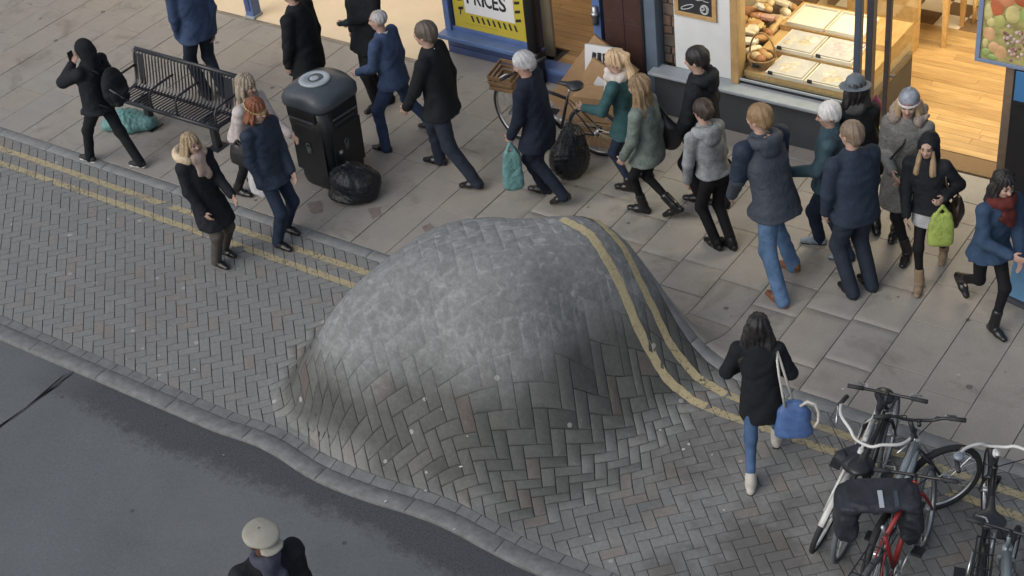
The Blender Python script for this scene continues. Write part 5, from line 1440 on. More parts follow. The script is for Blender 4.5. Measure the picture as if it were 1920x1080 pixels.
    pz = pel-up*.02*S
    T.ell(pz+up*.02*S, np.array([.115*w, .155*w, .12*k]), np.array([f, l, up]))
    for i in (0, 1):
        T.cone(hips[i], knee[i], .088*w*(.5+.5*lw), .066*k*lw).cone(knee[i], ank[i]+(ank[i]-knee[i])*(.10 if lw > .92 else .03), .064*k*lw, (.056 if lw > .92 else .043)*k*lw)
    T.build('trousers' if lw > .92 else 'leggings', lm, o, base)
    # ---------- shoes
    sm_, kind = shoes
    for i in (0, 1):
        li = lift[i]; pit = math.radians(min(60, 330*li)); d = f*math.cos(pit)-up*math.sin(pit); u2 = up*math.cos(pit)+f*math.sin(pit)
        a = ank[i]; hl_ = a-u2*.048*k-d*.045*k; to = a-u2*.055*k+d*.165*k; ml = a-u2*.045*k+d*.08*k
        s = SDF(.009, .02); s.cone(hl_, ml, .040*k, .044*k).cone(ml, to, .043*k, .034*k, (u2, .8)).cone(a+u2*.02*k, a-u2*.03*k, .045*k, .046*k)
        if kind == 'boot': s.cone(a+(knee[i]-a)*.34, a, .052*k, .050*k)
        if kind == 'ankle': s.cone(a+(knee[i]-a)*.16, a, .054*k, .050*k)
        sh_o = s.build('shoe', sm_, o, base)
        if kind in ('trainer', 'ankle', 'pale'):
            z = SDF(.0095, .01); z.cone(hl_-u2*.036*k, to-u2*.032*k, .038*k, .034*k, (u2, .35))
            z.build('sole', mat('sole_white', (.50, .50, .48), .6) if kind == 'trainer' else mat('sole_dark', (.03, .028, .026), .7), sh_o, (0, 0, 0)).location = -Vector(base)+Vector((0, 0, 0))
        elif kind == 'shoe':
            z = SDF(.0095, .01); z.cone(hl_-u2*.037*k, hl_-u2*.037*k+d*.03*k, .034*k, .034*k, (u2, .4)); z.build('heel', sm_, sh_o, (0, 0, 0)).location = -Vector(base)
    # ---------- skirt
    def cxy(zs):
        kc = (knee[0]+knee[1])/2
        xs = [np.interp(z, [kc[2], pel[2], N[2]], [kc[0]*.75+pel[0]*.25, pel[0], N[0]]) for z in zs]; ys = [np.interp(z, [kc[2], pel[2], N[2]], [kc[1]*.75+pel[1]*.25, pel[1], N[1]]) for z in zs]
        return xs, ys
    spread = np.linalg.norm((knee[0]-knee[1])@f)
    def body_loft(sdf, hem, flare, grow=0.0, top=None, belt=None):
        zt = N[2]-.0*S; zs = [hem*S+z0, (hem*S+z0+pel[2])/2, pel[2]-.0*S, pel[2]+.10*S, pel[2]+.20*S, zt-.055*S, zt-.012*S, zt+.022*S]
        if hem*S+z0 > pel[2]-.03*S: zs[0] = hem*S+z0; zs[1] = zs[0]+.015*S; zs[2] = zs[0]+.03*S
        lat_ = [.192+flare, .188+flare*.6, .180, .166 if not belt else .140, .178, .172, .135, .072]
        if fem: lat_ = [q*c for q, c in zip(lat_, (1.0, 1.0, 1.0, .93, .93, .92, .90, .95))]
        dp = [.135+flare+.30*spread*(.62-min(hem, .62))*1.6, .135+flare*.5+.14*spread*(.62-min(hem, .62)), .130, .120 if not belt else .105, .128, .112, .090, .072]
        order = np.argsort(zs); zs = [zs[q] for q in order]; lat_ = [lat_[q] for q in order]; dp = [dp[q] for q in order]
        if top: 
            n_ = [i for i, z in enumerate(zs) if z <= top*S+z0]; zs = [zs[i] for i in n_]; lat_ = [lat_[i] for i in n_]; dp = [dp[i] for i in n_]
        xs, ys = cxy(zs); sdf.loft(zs, xs, ys, [q*w+grow for q in lat_], [q*w+grow for q in dp], l, f, ex=2.25)
    if skirt:
        K = SDF(.013, .02); K.fold = .002; body_loft(K, skirt[1], .015, .004, top=.60); K.build('skirt', skirt[0], o, base)
    # ---------- coat
    cm, hem, bulk = coat[0], coat[1], coat[2]; opt = coat[3] if len(coat) > 3 else {}
    J = SDF(.0125, .03); J.fold = opt.get('fold', .006)*.62
    body_loft(J, hem, opt.get('flare', .012), .012*bulk, belt=opt.get('belt'))
    rs = (.050 if fem else .056)*k+.010*bulk
    for i in (0, 1):
        J.cone(sh[i]-up*.012*k, el[i], rs*1.12, rs*.98).cone(el[i], wr[i]-(wr[i]-el[i])*.02, rs*.96, rs*.78)
        J.cone(N-up*.02*k, sh[i], .058*k, rs*1.0)
    J.cone(N-up*.02*k, N+up*.022*k, .072*k, .066*k)
    if opt.get('collar', True): 
        for a in np.linspace(-2.5, 2.5, 9):
            q = N+up*.026*k-f*.0+(-f*math.cos(a)+l*math.sin(a))*.062*k; J.cone(q, q+up*.022*k, .017*k, .014*k, k=.015)
    co = J.build(opt.get('name', 'coat'), cm, o, base)
    if opt.get('puff'):
        pass
    if opt.get('yoke'):               # a second colour over the shoulders and sleeves' tops
        y_ = SDF(.0125, .03); y_.cone(N-up*.03*k, sh[0]-up*.01*k, .070*k, rs*1.13+.006).cone(N-up*.03*k, sh[1]-up*.01*k, .070*k, rs*1.13+.006)
        for i in (0, 1): y_.cone(sh[i], sh[i]+(el[i]-sh[i])*(.55 if opt.get('yoke_len') is None else opt['yoke_len']), rs*1.14+.006, rs*1.05+.006)
        y_.fold = .0035; y_.build('yoke', opt['yoke'], o, base)
    if opt.get('cuffs'):
        c_ = SDF(.0095, .01)
        for i in (0, 1):
            d = unit(wr[i]-el[i]); c_.cone(wr[i]-d*.015, wr[i]+d*.012, rs*.70, rs*.66)
        c_.build('shirt_cuffs', opt['cuffs'], o, base)
    if opt.get('seam'):               # back vent and front edge as thin raised cords
        q = []
        for z in np.linspace(hem*S+z0+.01, pel[2]+.16*S, 8):
            x_, y_2 = cxy([z]); q.append((x_[0], y_2[0], z))
    if collar:
        c_ = SDF(.009, .012)
        for a in np.linspace(0, 2*math.pi, 14): c_.ell(N+up*.040*k-f*.004+(f*math.cos(a)+l*math.sin(a))*.056*k, np.array([.013, .013, .020])*k)
        c_.build('shirt_collar', collar, o, base)
    if scarf:
        sm2, sz = scarf[0], scarf[1]; c_ = SDF(.012, .03); c_.fold = .007
        for a in np.linspace(0, 2*math.pi, 12): c_.ell(N+up*(.030+.012*math.cos(a))*k+f*.012*k+(f*math.cos(a)+l*math.sin(a))*.078*k*sz, np.array([.038, .038, .048])*k*sz)
        if len(scarf) > 2 and scarf[2]:
            a_ = N+f*.10*k+l*.03*k; c_.cone(a_, a_+f*.07*k-up*.34*k*scarf[2]+l*.02*k, .045*k, .050*k, (f, .5)).cone(a_-l*.05*k, a_+f*.07*k-up*.22*k*scarf[2]-l*.07*k, .042*k, .045*k, (f, .5))
        c_.build('scarf', sm2, o, base)
    # ---------- hair, hoods and hats
    kind, hc = hair[0], hair[1]; hm = hc if isinstance(hc, bpy.types.Material) else hair_mat('hair_%02d%02d%02d' % tuple(int(c*99) for c in hc), hc); hm.name = 'hair'
    if kind != 'none':
        s = SDF(.0098, .02); s.fold = 1.0
        if kind in ('short', 'long', 'pony', 'bun', 'tail', 'crop'):
            g_ = .010 if kind == 'crop' else .016
            s.ell(P(-.018, 0, .036), np.array([.096+g_, .078+g_, .088+g_])*hs, R)
            s.ell(P(-.045, 0, -.015), np.array([.065+g_*.7, .070+g_*.6, .075])*hs, R)
            s.ell(P(.095, 0, -.045), np.array([.085, .066, .092])*hs, R, neg=True)
            if kind in ('short', 'crop', 'bun', 'pony'):
                s.ell(P(-.0, .07, -.075), np.array([.08, .05, .055])*hs, R, neg=True); s.ell(P(-.0, -.07, -.075), np.array([.08, .05, .055])*hs, R, neg=True)
        if kind == 'rim':
            s.ell(P(-.030, 0, .0), np.array([.092, .084, .060])*hs, R); s.ell(P(.085, 0, -.03), np.array([.09, .07, .10])*hs, R, neg=True); s.ell(P(0.0, 0, .105), np.array([.10, .085, .06])*hs, R, neg=True)
        if kind == 'thin':
            s.ell(P(-.018, 0, .030), np.array([.100, .083, .090])*hs, R); s.ell(P(.09, 0, -.03), np.array([.085, .072, .10])*hs, R, neg=True)
            s.ell(P(-.0, .07, -.075), np.array([.08, .05, .055])*hs, R, neg=True); s.ell(P(-.0, -.07, -.075), np.array([.08, .05, .055])*hs, R, neg=True)
        if kind == 'long':
            Lh = hair[2] if len(hair) > 2 else .30; sp_ = hair[3] if len(hair) > 3 else 1.0
            for b_, r_ in ((-.066, .032), (-.034, .042), (0, .046), (.034, .042), (.066, .032)):
                s.cone(P(-.058+abs(b_)*.3, b_, -.01), H+(hfw*(-.098+abs(b_)*.35)+hl*b_*1.55*sp_)*hs-up*(.02+Lh*(1-abs(b_)*1.2))*hs, r_*hs, r_*.9*hs*(.6+.4*sp_), (hfw, .62))
            for b_ in (-1, 1):
                s.cone(P(.005, b_*.080, .0), H+(hfw*.015+hl*b_*.098*sp_)*hs-up*(.05+Lh*.62)*hs, .026*hs, .026*hs*sp_); s.cone(P(-.04, b_*.083, -.01), H+(-hfw*.05+hl*b_*.112*sp_)*hs-up*(.02+Lh*.85)*hs, .034*hs, .032*hs*sp_)
            s.fold = 1.0
        if kind == 'locks':
            for b_ in (-1, 1): s.cone(P(.035, b_*.060, -.03), H+(hfw*.075+hl*b_*.085)*hs-up*hair[2]*hs, .022*hs, .034*hs)
            s.cone(P(.045, -.045, .06), P(.045, .045, .06), .022*hs, .022*hs); s.fold = 1.0
        if kind == 'pony':
            s.cone(P(-.105, 0, .075), P(-.135, 0, .05), .028*hs, .038*hs).cone(P(-.135, 0, .05), P(-.17, 0.01, -.12), .038*hs, .032*hs).cone(P(-.17, .01, -.12), P(-.155, .02, -.25), .032*hs, .015*hs); s.fold = .007
        if kind == 'bun': s.ell(P(-.125, 0, .02), np.array([.042, .05, .05])*hs, R)
        if s.fold:
            hh_ = H.copy(); am_ = .0065 if kind in ('long', 'pony') else .0035; ph_ = random.uniform(0, 6)
            def strands(Pq, hh_=hh_, am_=am_, ph_=ph_):
                d_ = Pq-hh_; th_ = np.arctan2(d_ @ hl, d_ @ (-hfw)); z_ = d_[:, 2]
                wv = .5*np.sin(z_*16+ph_)+.35*np.sin(z_*27+th_*2+ph_)
                return am_*(np.sin(th_*13+2.0*wv+ph_)+.6*np.sin(th_*29+3*wv)+.5*np.sin(d_ @ FK[0]*60))
            s.foldf = strands
        s.build('hair', hm, o, base)
    if hat:
        hk, hmat = hat[0], hat[1]
        s = SDF(.0095, .015)
        if hk == 'beanie':
            s.ell(P(-.014, 0, .062), np.array([.112, .096, .098])*hs, R); s.ell(P(-.012, 0, -.055), np.array([.3, .3, .085])*hs, R, neg=True); s.ell(P(-.02, 0, .165), np.array([.022, .022, .022])*hs)
            s.build('knitted_hat', hmat, o, base)
            b2 = SDF(.009, .01)
            for a in np.linspace(0, 2*math.pi, 22): b2.ell(P(-.013+.104*math.cos(a), .089*math.sin(a), .036), np.array([.017, .017, .018])*hs, R)
            b2.build('hat_band', mat('hat_band_white', (.52, .47, .46), .9, .2, 60), o, base)
            b3 = SDF(.009, .01)
            for a in np.linspace(0, 2*math.pi, 22): b3.ell(P(-.013+.108*math.cos(a), .092*math.sin(a), .066), np.array([.011, .011, .010])*hs, R)
            b3.build('hat_stripe', mat('hat_stripe_rose', (.30, .13, .15), .9, .2, 60), o, base)
        if hk == 'fedora':
            s.ell(P(-.01, 0, .085), np.array([.108, .092, .085])*hs, R); s.ell(P(.06, .05, .165), np.array([.05, .03, .035])*hs, R, neg=True); s.ell(P(.06, -.05, .165), np.array([.05, .03, .035])*hs, R, neg=True); s.ell(P(-.02, 0, .18), np.array([.07, .022, .03])*hs, R, neg=True)
            s.ell(P(-.008, 0, .046), np.array([.178, .160, .016])*hs, R, k=.012); s.fold = .003
            s.build('brimmed_hat', hmat, o, base)
            b2 = SDF(.009, .01)
            for a in np.linspace(0, 2*math.pi, 22): b2.ell(P(-.010+.107*math.cos(a), .092*math.sin(a), .070), np.array([.008, .008, .014])*hs, R)
            b2.build('hat_band', mat('hat_band_dark', (.05, .06, .07), .8), o, base)
        if hk == 'flatcap':
            s.ell(P(.012, 0, .082), np.array([.122, .118, .034])*hs, R).ell(P(-.035, 0, .065), np.array([.092, .110, .052])*hs, R).ell(P(.112, 0, .042), np.array([.062, .085, .014])*hs, R, k=.02); s.fold = .003
            s.build('flat_cap', hmat, o, base)
        if hk == 'headband':
            for a in np.linspace(0, 2*math.pi, 26): s.ell(P(-.018+.117*math.cos(a), .098*math.sin(a), .036-.03*math.cos(a)), np.array([.012, .012, .014])*hs, R)
            s.build('headband', hmat, o, base)
    if hood:
        hk, hmat = hood[0], hood[1]; s = SDF(.0115, .03); s.fold = .004
        if hk == 'up':
            s.ell(P(-.030, 0, .015), np.array([.124, .106, .128])*hs, R).cone(P(-.05, 0, -.06), N-f*.04*k, .105*hs, .115*k); s.ell(P(.105, 0, -.012), np.array([.085, .072, .108])*hs, R, neg=True); s.build('hood', hmat, o, base)
        if hk in ('down', 'fur'):
            for a in np.linspace(-1.9, 1.9, 9): s.ell(N+up*.012*k-f*.035*k+(-f*math.cos(a)*.105+l*math.sin(a)*.118)*k+up*.02*math.cos(a)*k, np.array([.050, .050, .055])*k)
            s.ell(N-f*.13*k-up*.05*k, np.array([.06, .11, .085])*k, np.array([f, l, up])); s.build('hood', hmat, o, base)
            if hk == 'fur':
                g_ = SDF(.010, .025); g_.fold = .016
                for a in np.linspace(-2.3, 2.3, 15): g_.ell(N+up*(.055+.02*math.cos(a))*k-f*.045*k+(-f*math.cos(a)*.150+l*math.sin(a)*.150)*k, np.array([.046, .046, .05])*k)
                g_.build('fur_trim', hood[2], o, base)
    return dict(o=o, base=base, f=f, l=l, up=up, sh=sh, el=el, wr=wr, pel=pel, N=N, H=H, S=S, k=k)
def hf_(d): return np.array([math.cos(math.radians(d)), math.sin(math.radians(d)), 0.0])

# cloths
C_BLACK = cloth('black_wool', (.012, .0135, .016)); C_BLACK2 = cloth('black_nylon', (.013, .015, .019), .8, 120, .3, .7, .2); C_NAVY = cloth('navy_wool', (.012, .017, .030)); C_NAVY2 = cloth('navy_nylon', (.017, .027, .048), .7, 140, .25, .6, .3)
C_BLUES = cloth('blue_suit', (.042, .066, .128)); C_BLUET = cloth('blue_suit_trousers', (.036, .054, .105)); C_DSUIT = cloth('dark_blue_suit', (.024, .034, .055)); C_DSUIT2 = cloth('dark_suit_trousers', (.021, .028, .043))
C_JEANS = cloth('pale_jeans', (.085, .15, .26), .9, 200, .35); C_DJEANS = cloth('dark_jeans', (.020, .030, .055), .9, 200, .3); C_MJEANS = cloth('mid_blue_jeans', (.055, .10, .19), .9, 200, .35)
C_TEALC = cloth('teal_coat_wool', (.032, .082, .090)); C_SAGE = cloth('sage_tweed', (.135, .165, .150), .95, 60, .4); C_GREYW = cloth('grey_wool', (.20, .215, .225), .95, 70, .4); C_SLATE = cloth('slate_shell', (.040, .050, .068), .7, 120, .2, .6, .3)
C_PARKA = cloth('grey_parka', (.13, .132, .128), .55, 100, .22, .9, .45); C_GREYB = cloth('grey_trousers', (.075, .068, .062)); C_BLUEC = cloth('blue_duffel', (.030, .055, .100)); C_RED = cloth('dark_red_scarf', (.085, .020, .018)); C_CREAM = cloth('cream_scarf', (.50, .46, .43))
C_PINK = cloth('pale_pink_knit', (.42, .38, .375)); C_BEIGE = cloth('beige_scarf', (.36, .28, .24)); C_LGREY = cloth('pale_grey_jersey', (.33, .34, .36)); C_TEAL2 = cloth('petrol_jacket', (.038, .072, .092), .7); C_GSCARF = cloth('charcoal_scarf', (.075, .075, .075)); C_BROWNC = cloth('brown_top', (.05, .03, .022))
C_DGREEN = cloth('dark_green_sleeve', (.020, .034, .036), .7); C_TIGHT = cloth('black_tights', (.009, .009, .011), .8)
C_FUR = cloth('pale_fur', (.42, .34, .24), .95, 90, .45, 1.0); C_FUR2 = cloth('grey_fur', (.27, .23, .20), .95, 90, .45, 1.0)
C_FELT = cloth('grey_felt', (.105, .125, .145), .9, 120, .15, .2); C_KNIT = cloth('grey_knit', (.21, .23, .27), .95, 60, .5, .9); C_CAP = cloth('cream_cap', (.29, .28, .24), .9, 150, .12, .2); C_BAND = cloth('gold_band', (.38, .27, .13), .8, 60, .5)
M_SHOE = mat('black_leather', (.010, .010, .011), .3, .2, 12, spec=.5); M_SHOEB = mat('brown_leather', (.16, .065, .028), .45, .25, 12); M_SHOET = mat('tan_suede', (.20, .145, .095), .85, .2, 20); M_SHOEC = mat('cream_suede', (.42, .40, .36), .8, .15, 20); M_SHOEBL = mat('pale_blue_canvas', (.20, .25, .29), .7, .2, 20); M_TRAIN = mat('black_canvas', (.014, .014, .016), .7, .2, 20)
M_WCOL = mat('white_cotton', (.55, .57, .60), .8, .05); M_LEATH = mat('black_bag_leather', (.012, .012, .014), .4, .2, 12, bmp=.2); M_BRLEA = mat('brown_bag_leather', (.035, .020, .014), .45, .25, 12, bmp=.2); M_BLUEB = plastic('blue_bag', (.065, .125, .29), .5, 0, .3)
GREY = (.30, .30, .31); BLOND = (.30, .20, .105); LTBROWN = (.20, .135, .075)
GP = 'people walking on the pavement'

def strap(name, pts, r, m, parent=None, w=2.2):
    return MB().tube(pts, r, 6).build(name, m, parent, True)

PP = {}
# far left: hooded walker with a backpack, phone to the ear
p = PP['hooded'] = person('person in black hooded jacket and black trousers walking left past the bench, phone at ear', [(166, 300), (258, 310)], (156, 93), 184, sex='m', hair=('none', (.012, .011, .011)), coat=(C_BLACK2, .47, 1.6, {'flare': .02}), legs=(C_BLACK, .98), shoes=(M_TRAIN, 'trainer'), arms=(((.14, -.055, .075),), (-4, 16, 30)), hood=('up', C_BLACK), nod=14, lift=(0, .02), fat=1.0)
bp_ = p; q = p['N']-p['f']*.25-p['up']*.26-p['l']*.03
t = thing('backpack', 'black backpack on the back of the hooded walker by the bench', 'backpack', tuple(q), rz=math.radians(184))
s = SDF(.012, .04); s.ell((0, 0, 0), (.10, .16, .24)).ell((-.06, 0, -.07), (.07, .12, .13)); s.fold = .01; s.build('bag', C_BLACK2, t)
for s_ in (-1, 1): strap('strap', [(.06, s_*.09, .20), (.16, s_*.10, .245), (.30, s_*.10, .16), (.33, s_*.11, 0), (.18, s_*.15, -.16), (.02, s_*.13, -.19)], .014, C_BLACK, t)
strap('grey_strap', [(-.06, .12, .05), (-.12, .03, -.09), (-.08, -.09, -.2)], .010, mat('grey_webbing', (.11, .11, .115), .8), t)
ph = MB().box((0, 0, 0), (.012, .07, .14), bev=.004).build('phone', M_BLACK, None, loc=tuple(p['wr'][0]+p['f']*.0+p['up']*.08-p['l']*.02)); tag(ph, 'black phone held to the ear of the hooded walker', 'phone')
# two men cut by the top edge
person('person in blue suit jacket and dark trousers behind the bench, head out of the photo', [(386, 182), (418, 178)], (338, -58), 165, S=1.80, hair=('short', (.05, .035, .025)), coat=(C_BLUES, .45, .7, {'name': 'jacket'}), legs=(C_DSUIT2, 1.0), shoes=(M_SHOE, 'shoe'), arms=((6, 8, 12), (-12, 8, 12)), collar=M_WCOL, lift=(0, .03))
person('person in long black coat behind the litter bin, chin at the top edge', [(592, 226), (618, 236)], (545, -14), 190, S=1.80, hair=('short', (.06, .045, .035)), coat=(C_BLACK, .40, 1.0, {'fold': .006}), legs=(C_BLACK, 1.0), shoes=(M_SHOE, 'shoe'), arms=((8, 8, 12), (-10, 8, 12)), collar=M_WCOL)
person('person in black coat over brown top at the lit entrance, head cut off', [(702, 206), (724, 196)], (668, -62), 262, S=1.78, sex='m', hair=('short', (.03, .02, .015)), coat=(C_BLACK, .42, 1.0), legs=(C_BLACK, 1.0), shoes=(M_SHOE, 'shoe'), arms=((18, 20, 85, 40), (2, 14, 14)), scarf=(C_BROWNC, 1.1, .9), mitt=C_DGREEN)
# the pair of men in suits
person('grey-haired person in bright blue suit walking left beside the litter bin', [(718, 282), (802, 238)], (709, 38), 188, hair=('thin', GREY), coat=(C_BLUES, .45, .8, {'name': 'jacket', 'fold': .007, 'cuffs': M_WCOL}), legs=(C_BLUET, 1.02), shoes=(M_SHOE, 'shoe'), arms=((16, 8, 56), (-12, 8, 14)), collar=M_WCOL, look=14, lift=(0, .03), nod=8)
person('person with brown-grey hair in dark suit striding left behind the blue suit', [(884, 350), (818, 306)], (797, 64), 192, hair=('short', (.085, .068, .055)), coat=(C_BLACK, .44, .8, {'name': 'jacket', 'fold': .008}), legs=(C_DSUIT2, 1.03), shoes=(M_SHOE, 'shoe'), arms=((24, 8, 14), (-18, 8, 16)), collar=M_WCOL, look=0, nod=4, lift=(.03, 0))
# the stooping old man with a carrier bag
p = PP['old'] = person('grey-haired stooping person in long navy coat carrying a teal carrier bag', [(1014, 360), (1046, 374)], (982, 120), 190, sex='m', hair=('short', (.36, .36, .37)), coat=(C_NAVY, .39, 1.1, {'fold': .007}), legs=(C_NAVY, 1.0), shoes=(M_SHOE, 'shoe'), arms=((10, 6, 22), (6, 8, 16)), nod=22, look=10, lift=(0, .09), skin=M_SKIN2, hands=('grip', None))
def hang_bag(label, pt, size, m, seed, amp=.012, cat='bag', rz=0, name='carrier_bag'):
    """a soft flat bag: filled foot, straight sides, gathered into two handles"""
    sx, sy, sz = size; s = SDF(.0105, .03)
    zs = [-sz, -sz*.93, -sz*.75, -sz*.5, -sz*.28, -sz*.20]
    s.loft(zs, [0]*6, [0]*6, [sx*.80, sx*.98, sx*1.0, sx*.93, sx*.80, sx*.55], [sy*.7, sy, sy*.95, sy*.75, sy*.45, sy*.25], (1, 0), (0, 1), ex=3.2)
    s.cone((-sx*.5, 0, -sz*.24), (0, 0, 0), .018, .014, k=.02).cone((sx*.5, 0, -sz*.24), (0, 0, 0), .018, .014, k=.02)
    V, Q = s.mesh(); C_ = np.array([0, 0, -sz*.6]); N_ = V-C_; N_ /= np.linalg.norm(N_, axis=1)[:, None]
    V = V+N_*crumple(V-[0, 0, -sz], seed, amp)[:, None]
    o = link(name, mesh_from(name, V, Q, m, None, True), None, tuple(pt)); o.rotation_euler = (0, 0, rz); return tag(o, label, cat)
FACE = math.radians(38.2)            # turned square to the street's far side
hang_bag('teal plastic carrier bag hanging from the hand of the stooping grey-haired person', p['wr'][0]-p['up']*.07+p['f']*.02, (.11, .07, .56), M_TEAL, 3, .03, rz=FACE)
# two women by the brown pier
person('blond person with ponytail, cream scarf and teal coat walking left', [(1176, 356), (1206, 332)], (1152, 114), 188, sex='f', hair=('pony', (.46, .33, .20)), coat=(C_TEALC, .40, .9, {'belt': 1, 'flare': .02}), legs=(C_DJEANS, .75), shoes=(M_SHOE, 'ankle'), arms=((26, 10, 62, 20), (-10, 10, 16)), scarf=(C_CREAM, 1.12, 1.0), nod=6, S=1.66)
p = PP['sage'] = person('person with long light brown hair in sage tweed jacket and black leggings walking left', [(1200, 397), (1258, 398)], (1198, 163), 186, sex='f', hair=('long', LTBROWN, .30), coat=(C_SAGE, .42, 1.1, {'flare': .03, 'name': 'jacket'}), legs=(C_TIGHT, .72), shoes=(M_SHOE, 'boot'), arms=((10, 10, 22), (-16, 10, 18)), nod=14, lift=(0, .09), S=1.68)
t = thing('shoulder_bag', 'long black shoulder bag on the right side of the sage jacket', 'bag', tuple(p['sh'][1]-p['l']*.10-p['up']*.44-p['f']*.14), rz=math.radians(186))
s = SDF(.012, .04); s.ell((0, 0, 0), (.14, .06, .17)).cone((0, 0, .1), (.04, .02, .26), .07, .02); s.fold = .008; s.build('bag', M_LEATH, t)
strap('strap', [(-.05, 0, .12), (.08, .05, .36), (.16, .07, .47), (.20, .04, .34), (.09, 0, .12)], .012, M_LEATH, t)
# by the charcoal shop base
person('dark-haired person in black jacket walking left along the white wall', [(1306, 378), (1346, 386)], (1306, 112), 190, S=1.78, hair=('short', (.016, .014, .014)), coat=(C_BLACK2, .45, 1.5, {'name': 'jacket'}), legs=(C_BLACK, 1.0), shoes=(M_SHOE, 'shoe'), arms=((14, 8, 18), (-12, 8, 18)), hood=('down', C_BLACK2), nod=12)
p = person('person with dark tied hair in grey wool jacket and black trousers, seen from behind', [(1338, 462), (1366, 462)], (1317, 208), 158, sex='f', hair=('bun', (.022, .015, .013)), coat=(C_GREYW, .53, .9, {'name': 'jacket', 'flare': .01}), legs=(C_TIGHT, .88), shoes=(M_SHOE, 'boot'), arms=((6, 14, 12), (-6, 12, 14)), hood=('down', C_GREYW), nod=10)
strap_b = hang_bag('dark shoulder bag at the side of the person in grey wool jacket', p['sh'][1]-p['up']*.42-p['l']*.10-p['f']*.02, (.13, .07, .34), M_LEATH, 8, .01, name='shoulder_bag')
person('fair-haired person in navy and slate jacket and pale jeans walking away', [(1458, 566), (1478, 500)], (1423, 222), 158, hair=('short', (.21, .135, .07)), coat=(C_SLATE, .44, 1.4, {'name': 'jacket', 'yoke': C_NAVY2, 'flare': .025, 'yoke_len': .9}), legs=(C_JEANS, 1.05), shoes=(M_SHOEB, 'shoe'), arms=((10, 14, 22), (4, 14, 30)), hood=('down', C_SLATE), look=16, nod=8, lift=(0, .05))
p = PP['white'] = person('white-haired person in petrol jacket and dark trousers beside the shop base', [(1527, 456), (1580, 486)], (1553, 215), 200, hair=('short', (.55, .55, .54)), coat=(C_TEAL2, .47, 1.3, {'name': 'jacket'}), legs=(C_DJEANS, 1.0), shoes=(M_SHOEBL, 'pale'), arms=((24, 10, 64, 10), (-6, 10, 14)), nod=14, look=6, hunch=.0)
o = SDF(.01, .02).ell((0, 0, 0), (.05, .05, .07)).ell((.02, .02, .06), (.03, .03, .03)).build('purse', mat('purple_purse', (.05, .03, .10), .5, .4, 20), None, loc=tuple(p['wr'][0]+p['f']*.08+p['up']*.03)); tag(o, 'small dark purple purse in the hand of the white-haired person', 'purse')
person('balding person in dark blue suit standing with back to the camera', [(1590, 550), (1626, 536)], (1596, 252), 148, hair=('crop', (.17, .125, .09)), coat=(C_DSUIT, .45, .9, {'name': 'jacket', 'fold': .006}), legs=(C_DSUIT2, 1.06), shoes=(M_SHOE, 'shoe'), arms=((6, 10, 14), (0, 10, 12)), collar=M_WCOL, look=10, nod=4)
person('person in grey brimmed hat, black coat and charcoal scarf facing the shop window', [(1612, 436), (1640, 432)], (1604, 168), 128, S=1.68, sex='f', hair=('long', (.02, .016, .015), .16), coat=(C_BLACK, .40, 1.2), legs=(C_TIGHT, .8), shoes=(M_SHOE, 'boot'), arms=((14, 8, 40), (12, 10, 50)), hat=('fedora', C_FELT), scarf=(C_GSCARF, 1.15), nod=10)
o = SDF(.011, .02).ell((0, 0, 0), (.06, .03, .10)).cone((0, 0, .06), (.0, 0, .13), .03, .01).build('pink_pouch', mat('pink_pouch', (.40, .11, .17), .6, .2, 9), None, loc=tuple(at(1642, 200, 1.28))); tag(o, 'small pink pouch hanging beside the grey brimmed hat', 'pouch')
p = PP['parka'] = person('person in grey padded parka and striped knitted hat facing the camera', [(1676, 446), (1698, 490)], (1704, 196), -82, sex='f', hair=('long', (.34, .25, .15), .18), coat=(C_PARKA, .33, 1.8, {'flare': .02}), legs=(C_TIGHT, .8), shoes=(M_SHOE, 'boot'), arms=((4, 12, 66, 30), (8, 12, 74, 36)), hat=('beanie', C_KNIT), hood=('fur', C_PARKA, C_FUR2), nod=6, S=1.72, look=8)
strap('bag_strap', [tuple(p['N']+p['l']*.05+p['f']*.06), tuple(p['N']+p['f']*.155-p['up']*.16), tuple(p['pel']+p['f']*.17-p['l']*.12+p['up']*.18)], .010, M_LEATH, None); o = bpy.data.objects['bag_strap']; tag(o, 'black cross strap over the front of the grey parka', 'strap')
p = PP['lime'] = person('person in black hooded jacket and pale grey skirt holding a lime green bag', [(1768, 482), (1722, 546)], (1740, 274), -76, sex='f', hair=('locks', (.27, .19, .11), .27), coat=(C_BLACK2, .50, 1.2, {'name': 'jacket', 'flare': .02}), legs=(C_TIGHT, .76), shoes=(M_SHOET, 'boot'), arms=(((.17, .03, -.27),), (10, 12, 16)), hood=('up', C_BLACK2), skirt=(C_LGREY, .415), nod=8, look=-6, lift=(.05, 0), hands=('grip', None))
hang_bag('lime green plastic carrier bag held by the person in black hooded jacket', p['wr'][0]-p['up']*.05+p['f']*.05, (.115, .05, .42), M_LIME, 6, .012, rz=FACE-.15)
t = thing('shoulder_bag', 'dark brown shoulder bag behind the lime green carrier bag', 'bag', tuple(p['sh'][0]+p['l']*.13-p['up']*.50-p['f']*.05), rz=math.radians(-76))
s = SDF(.012, .04); s.ell((0, 0, 0), (.13, .06, .15)); s.fold = .008; s.build('bag', M_BRLEA, t); strap('strap', [(-.06, 0, .12), (.0, -.08, .36), (.05, -.13, .52), (.11, -.10, .36), (.08, 0, .1)], .012, M_BRLEA, t)
person('dark-haired person in blue coat with dark red scarf stepping right at the edge', [(1868, 628), (1808, 540)], (1882, 346), -34, sex='f', hair=('long', (.018, .012, .013), .20), coat=(C_BLUEC, .45, 1.3, {'flare': .03}), legs=(C_TIGHT, .78), shoes=(M_SHOE, 'boot'), arms=((8, 12, 40, 20), (16, 12, 70, 30)), scarf=(C_RED, 1.25, .5), nod=12, look=-4, lift=(0, .12), S=1.64)
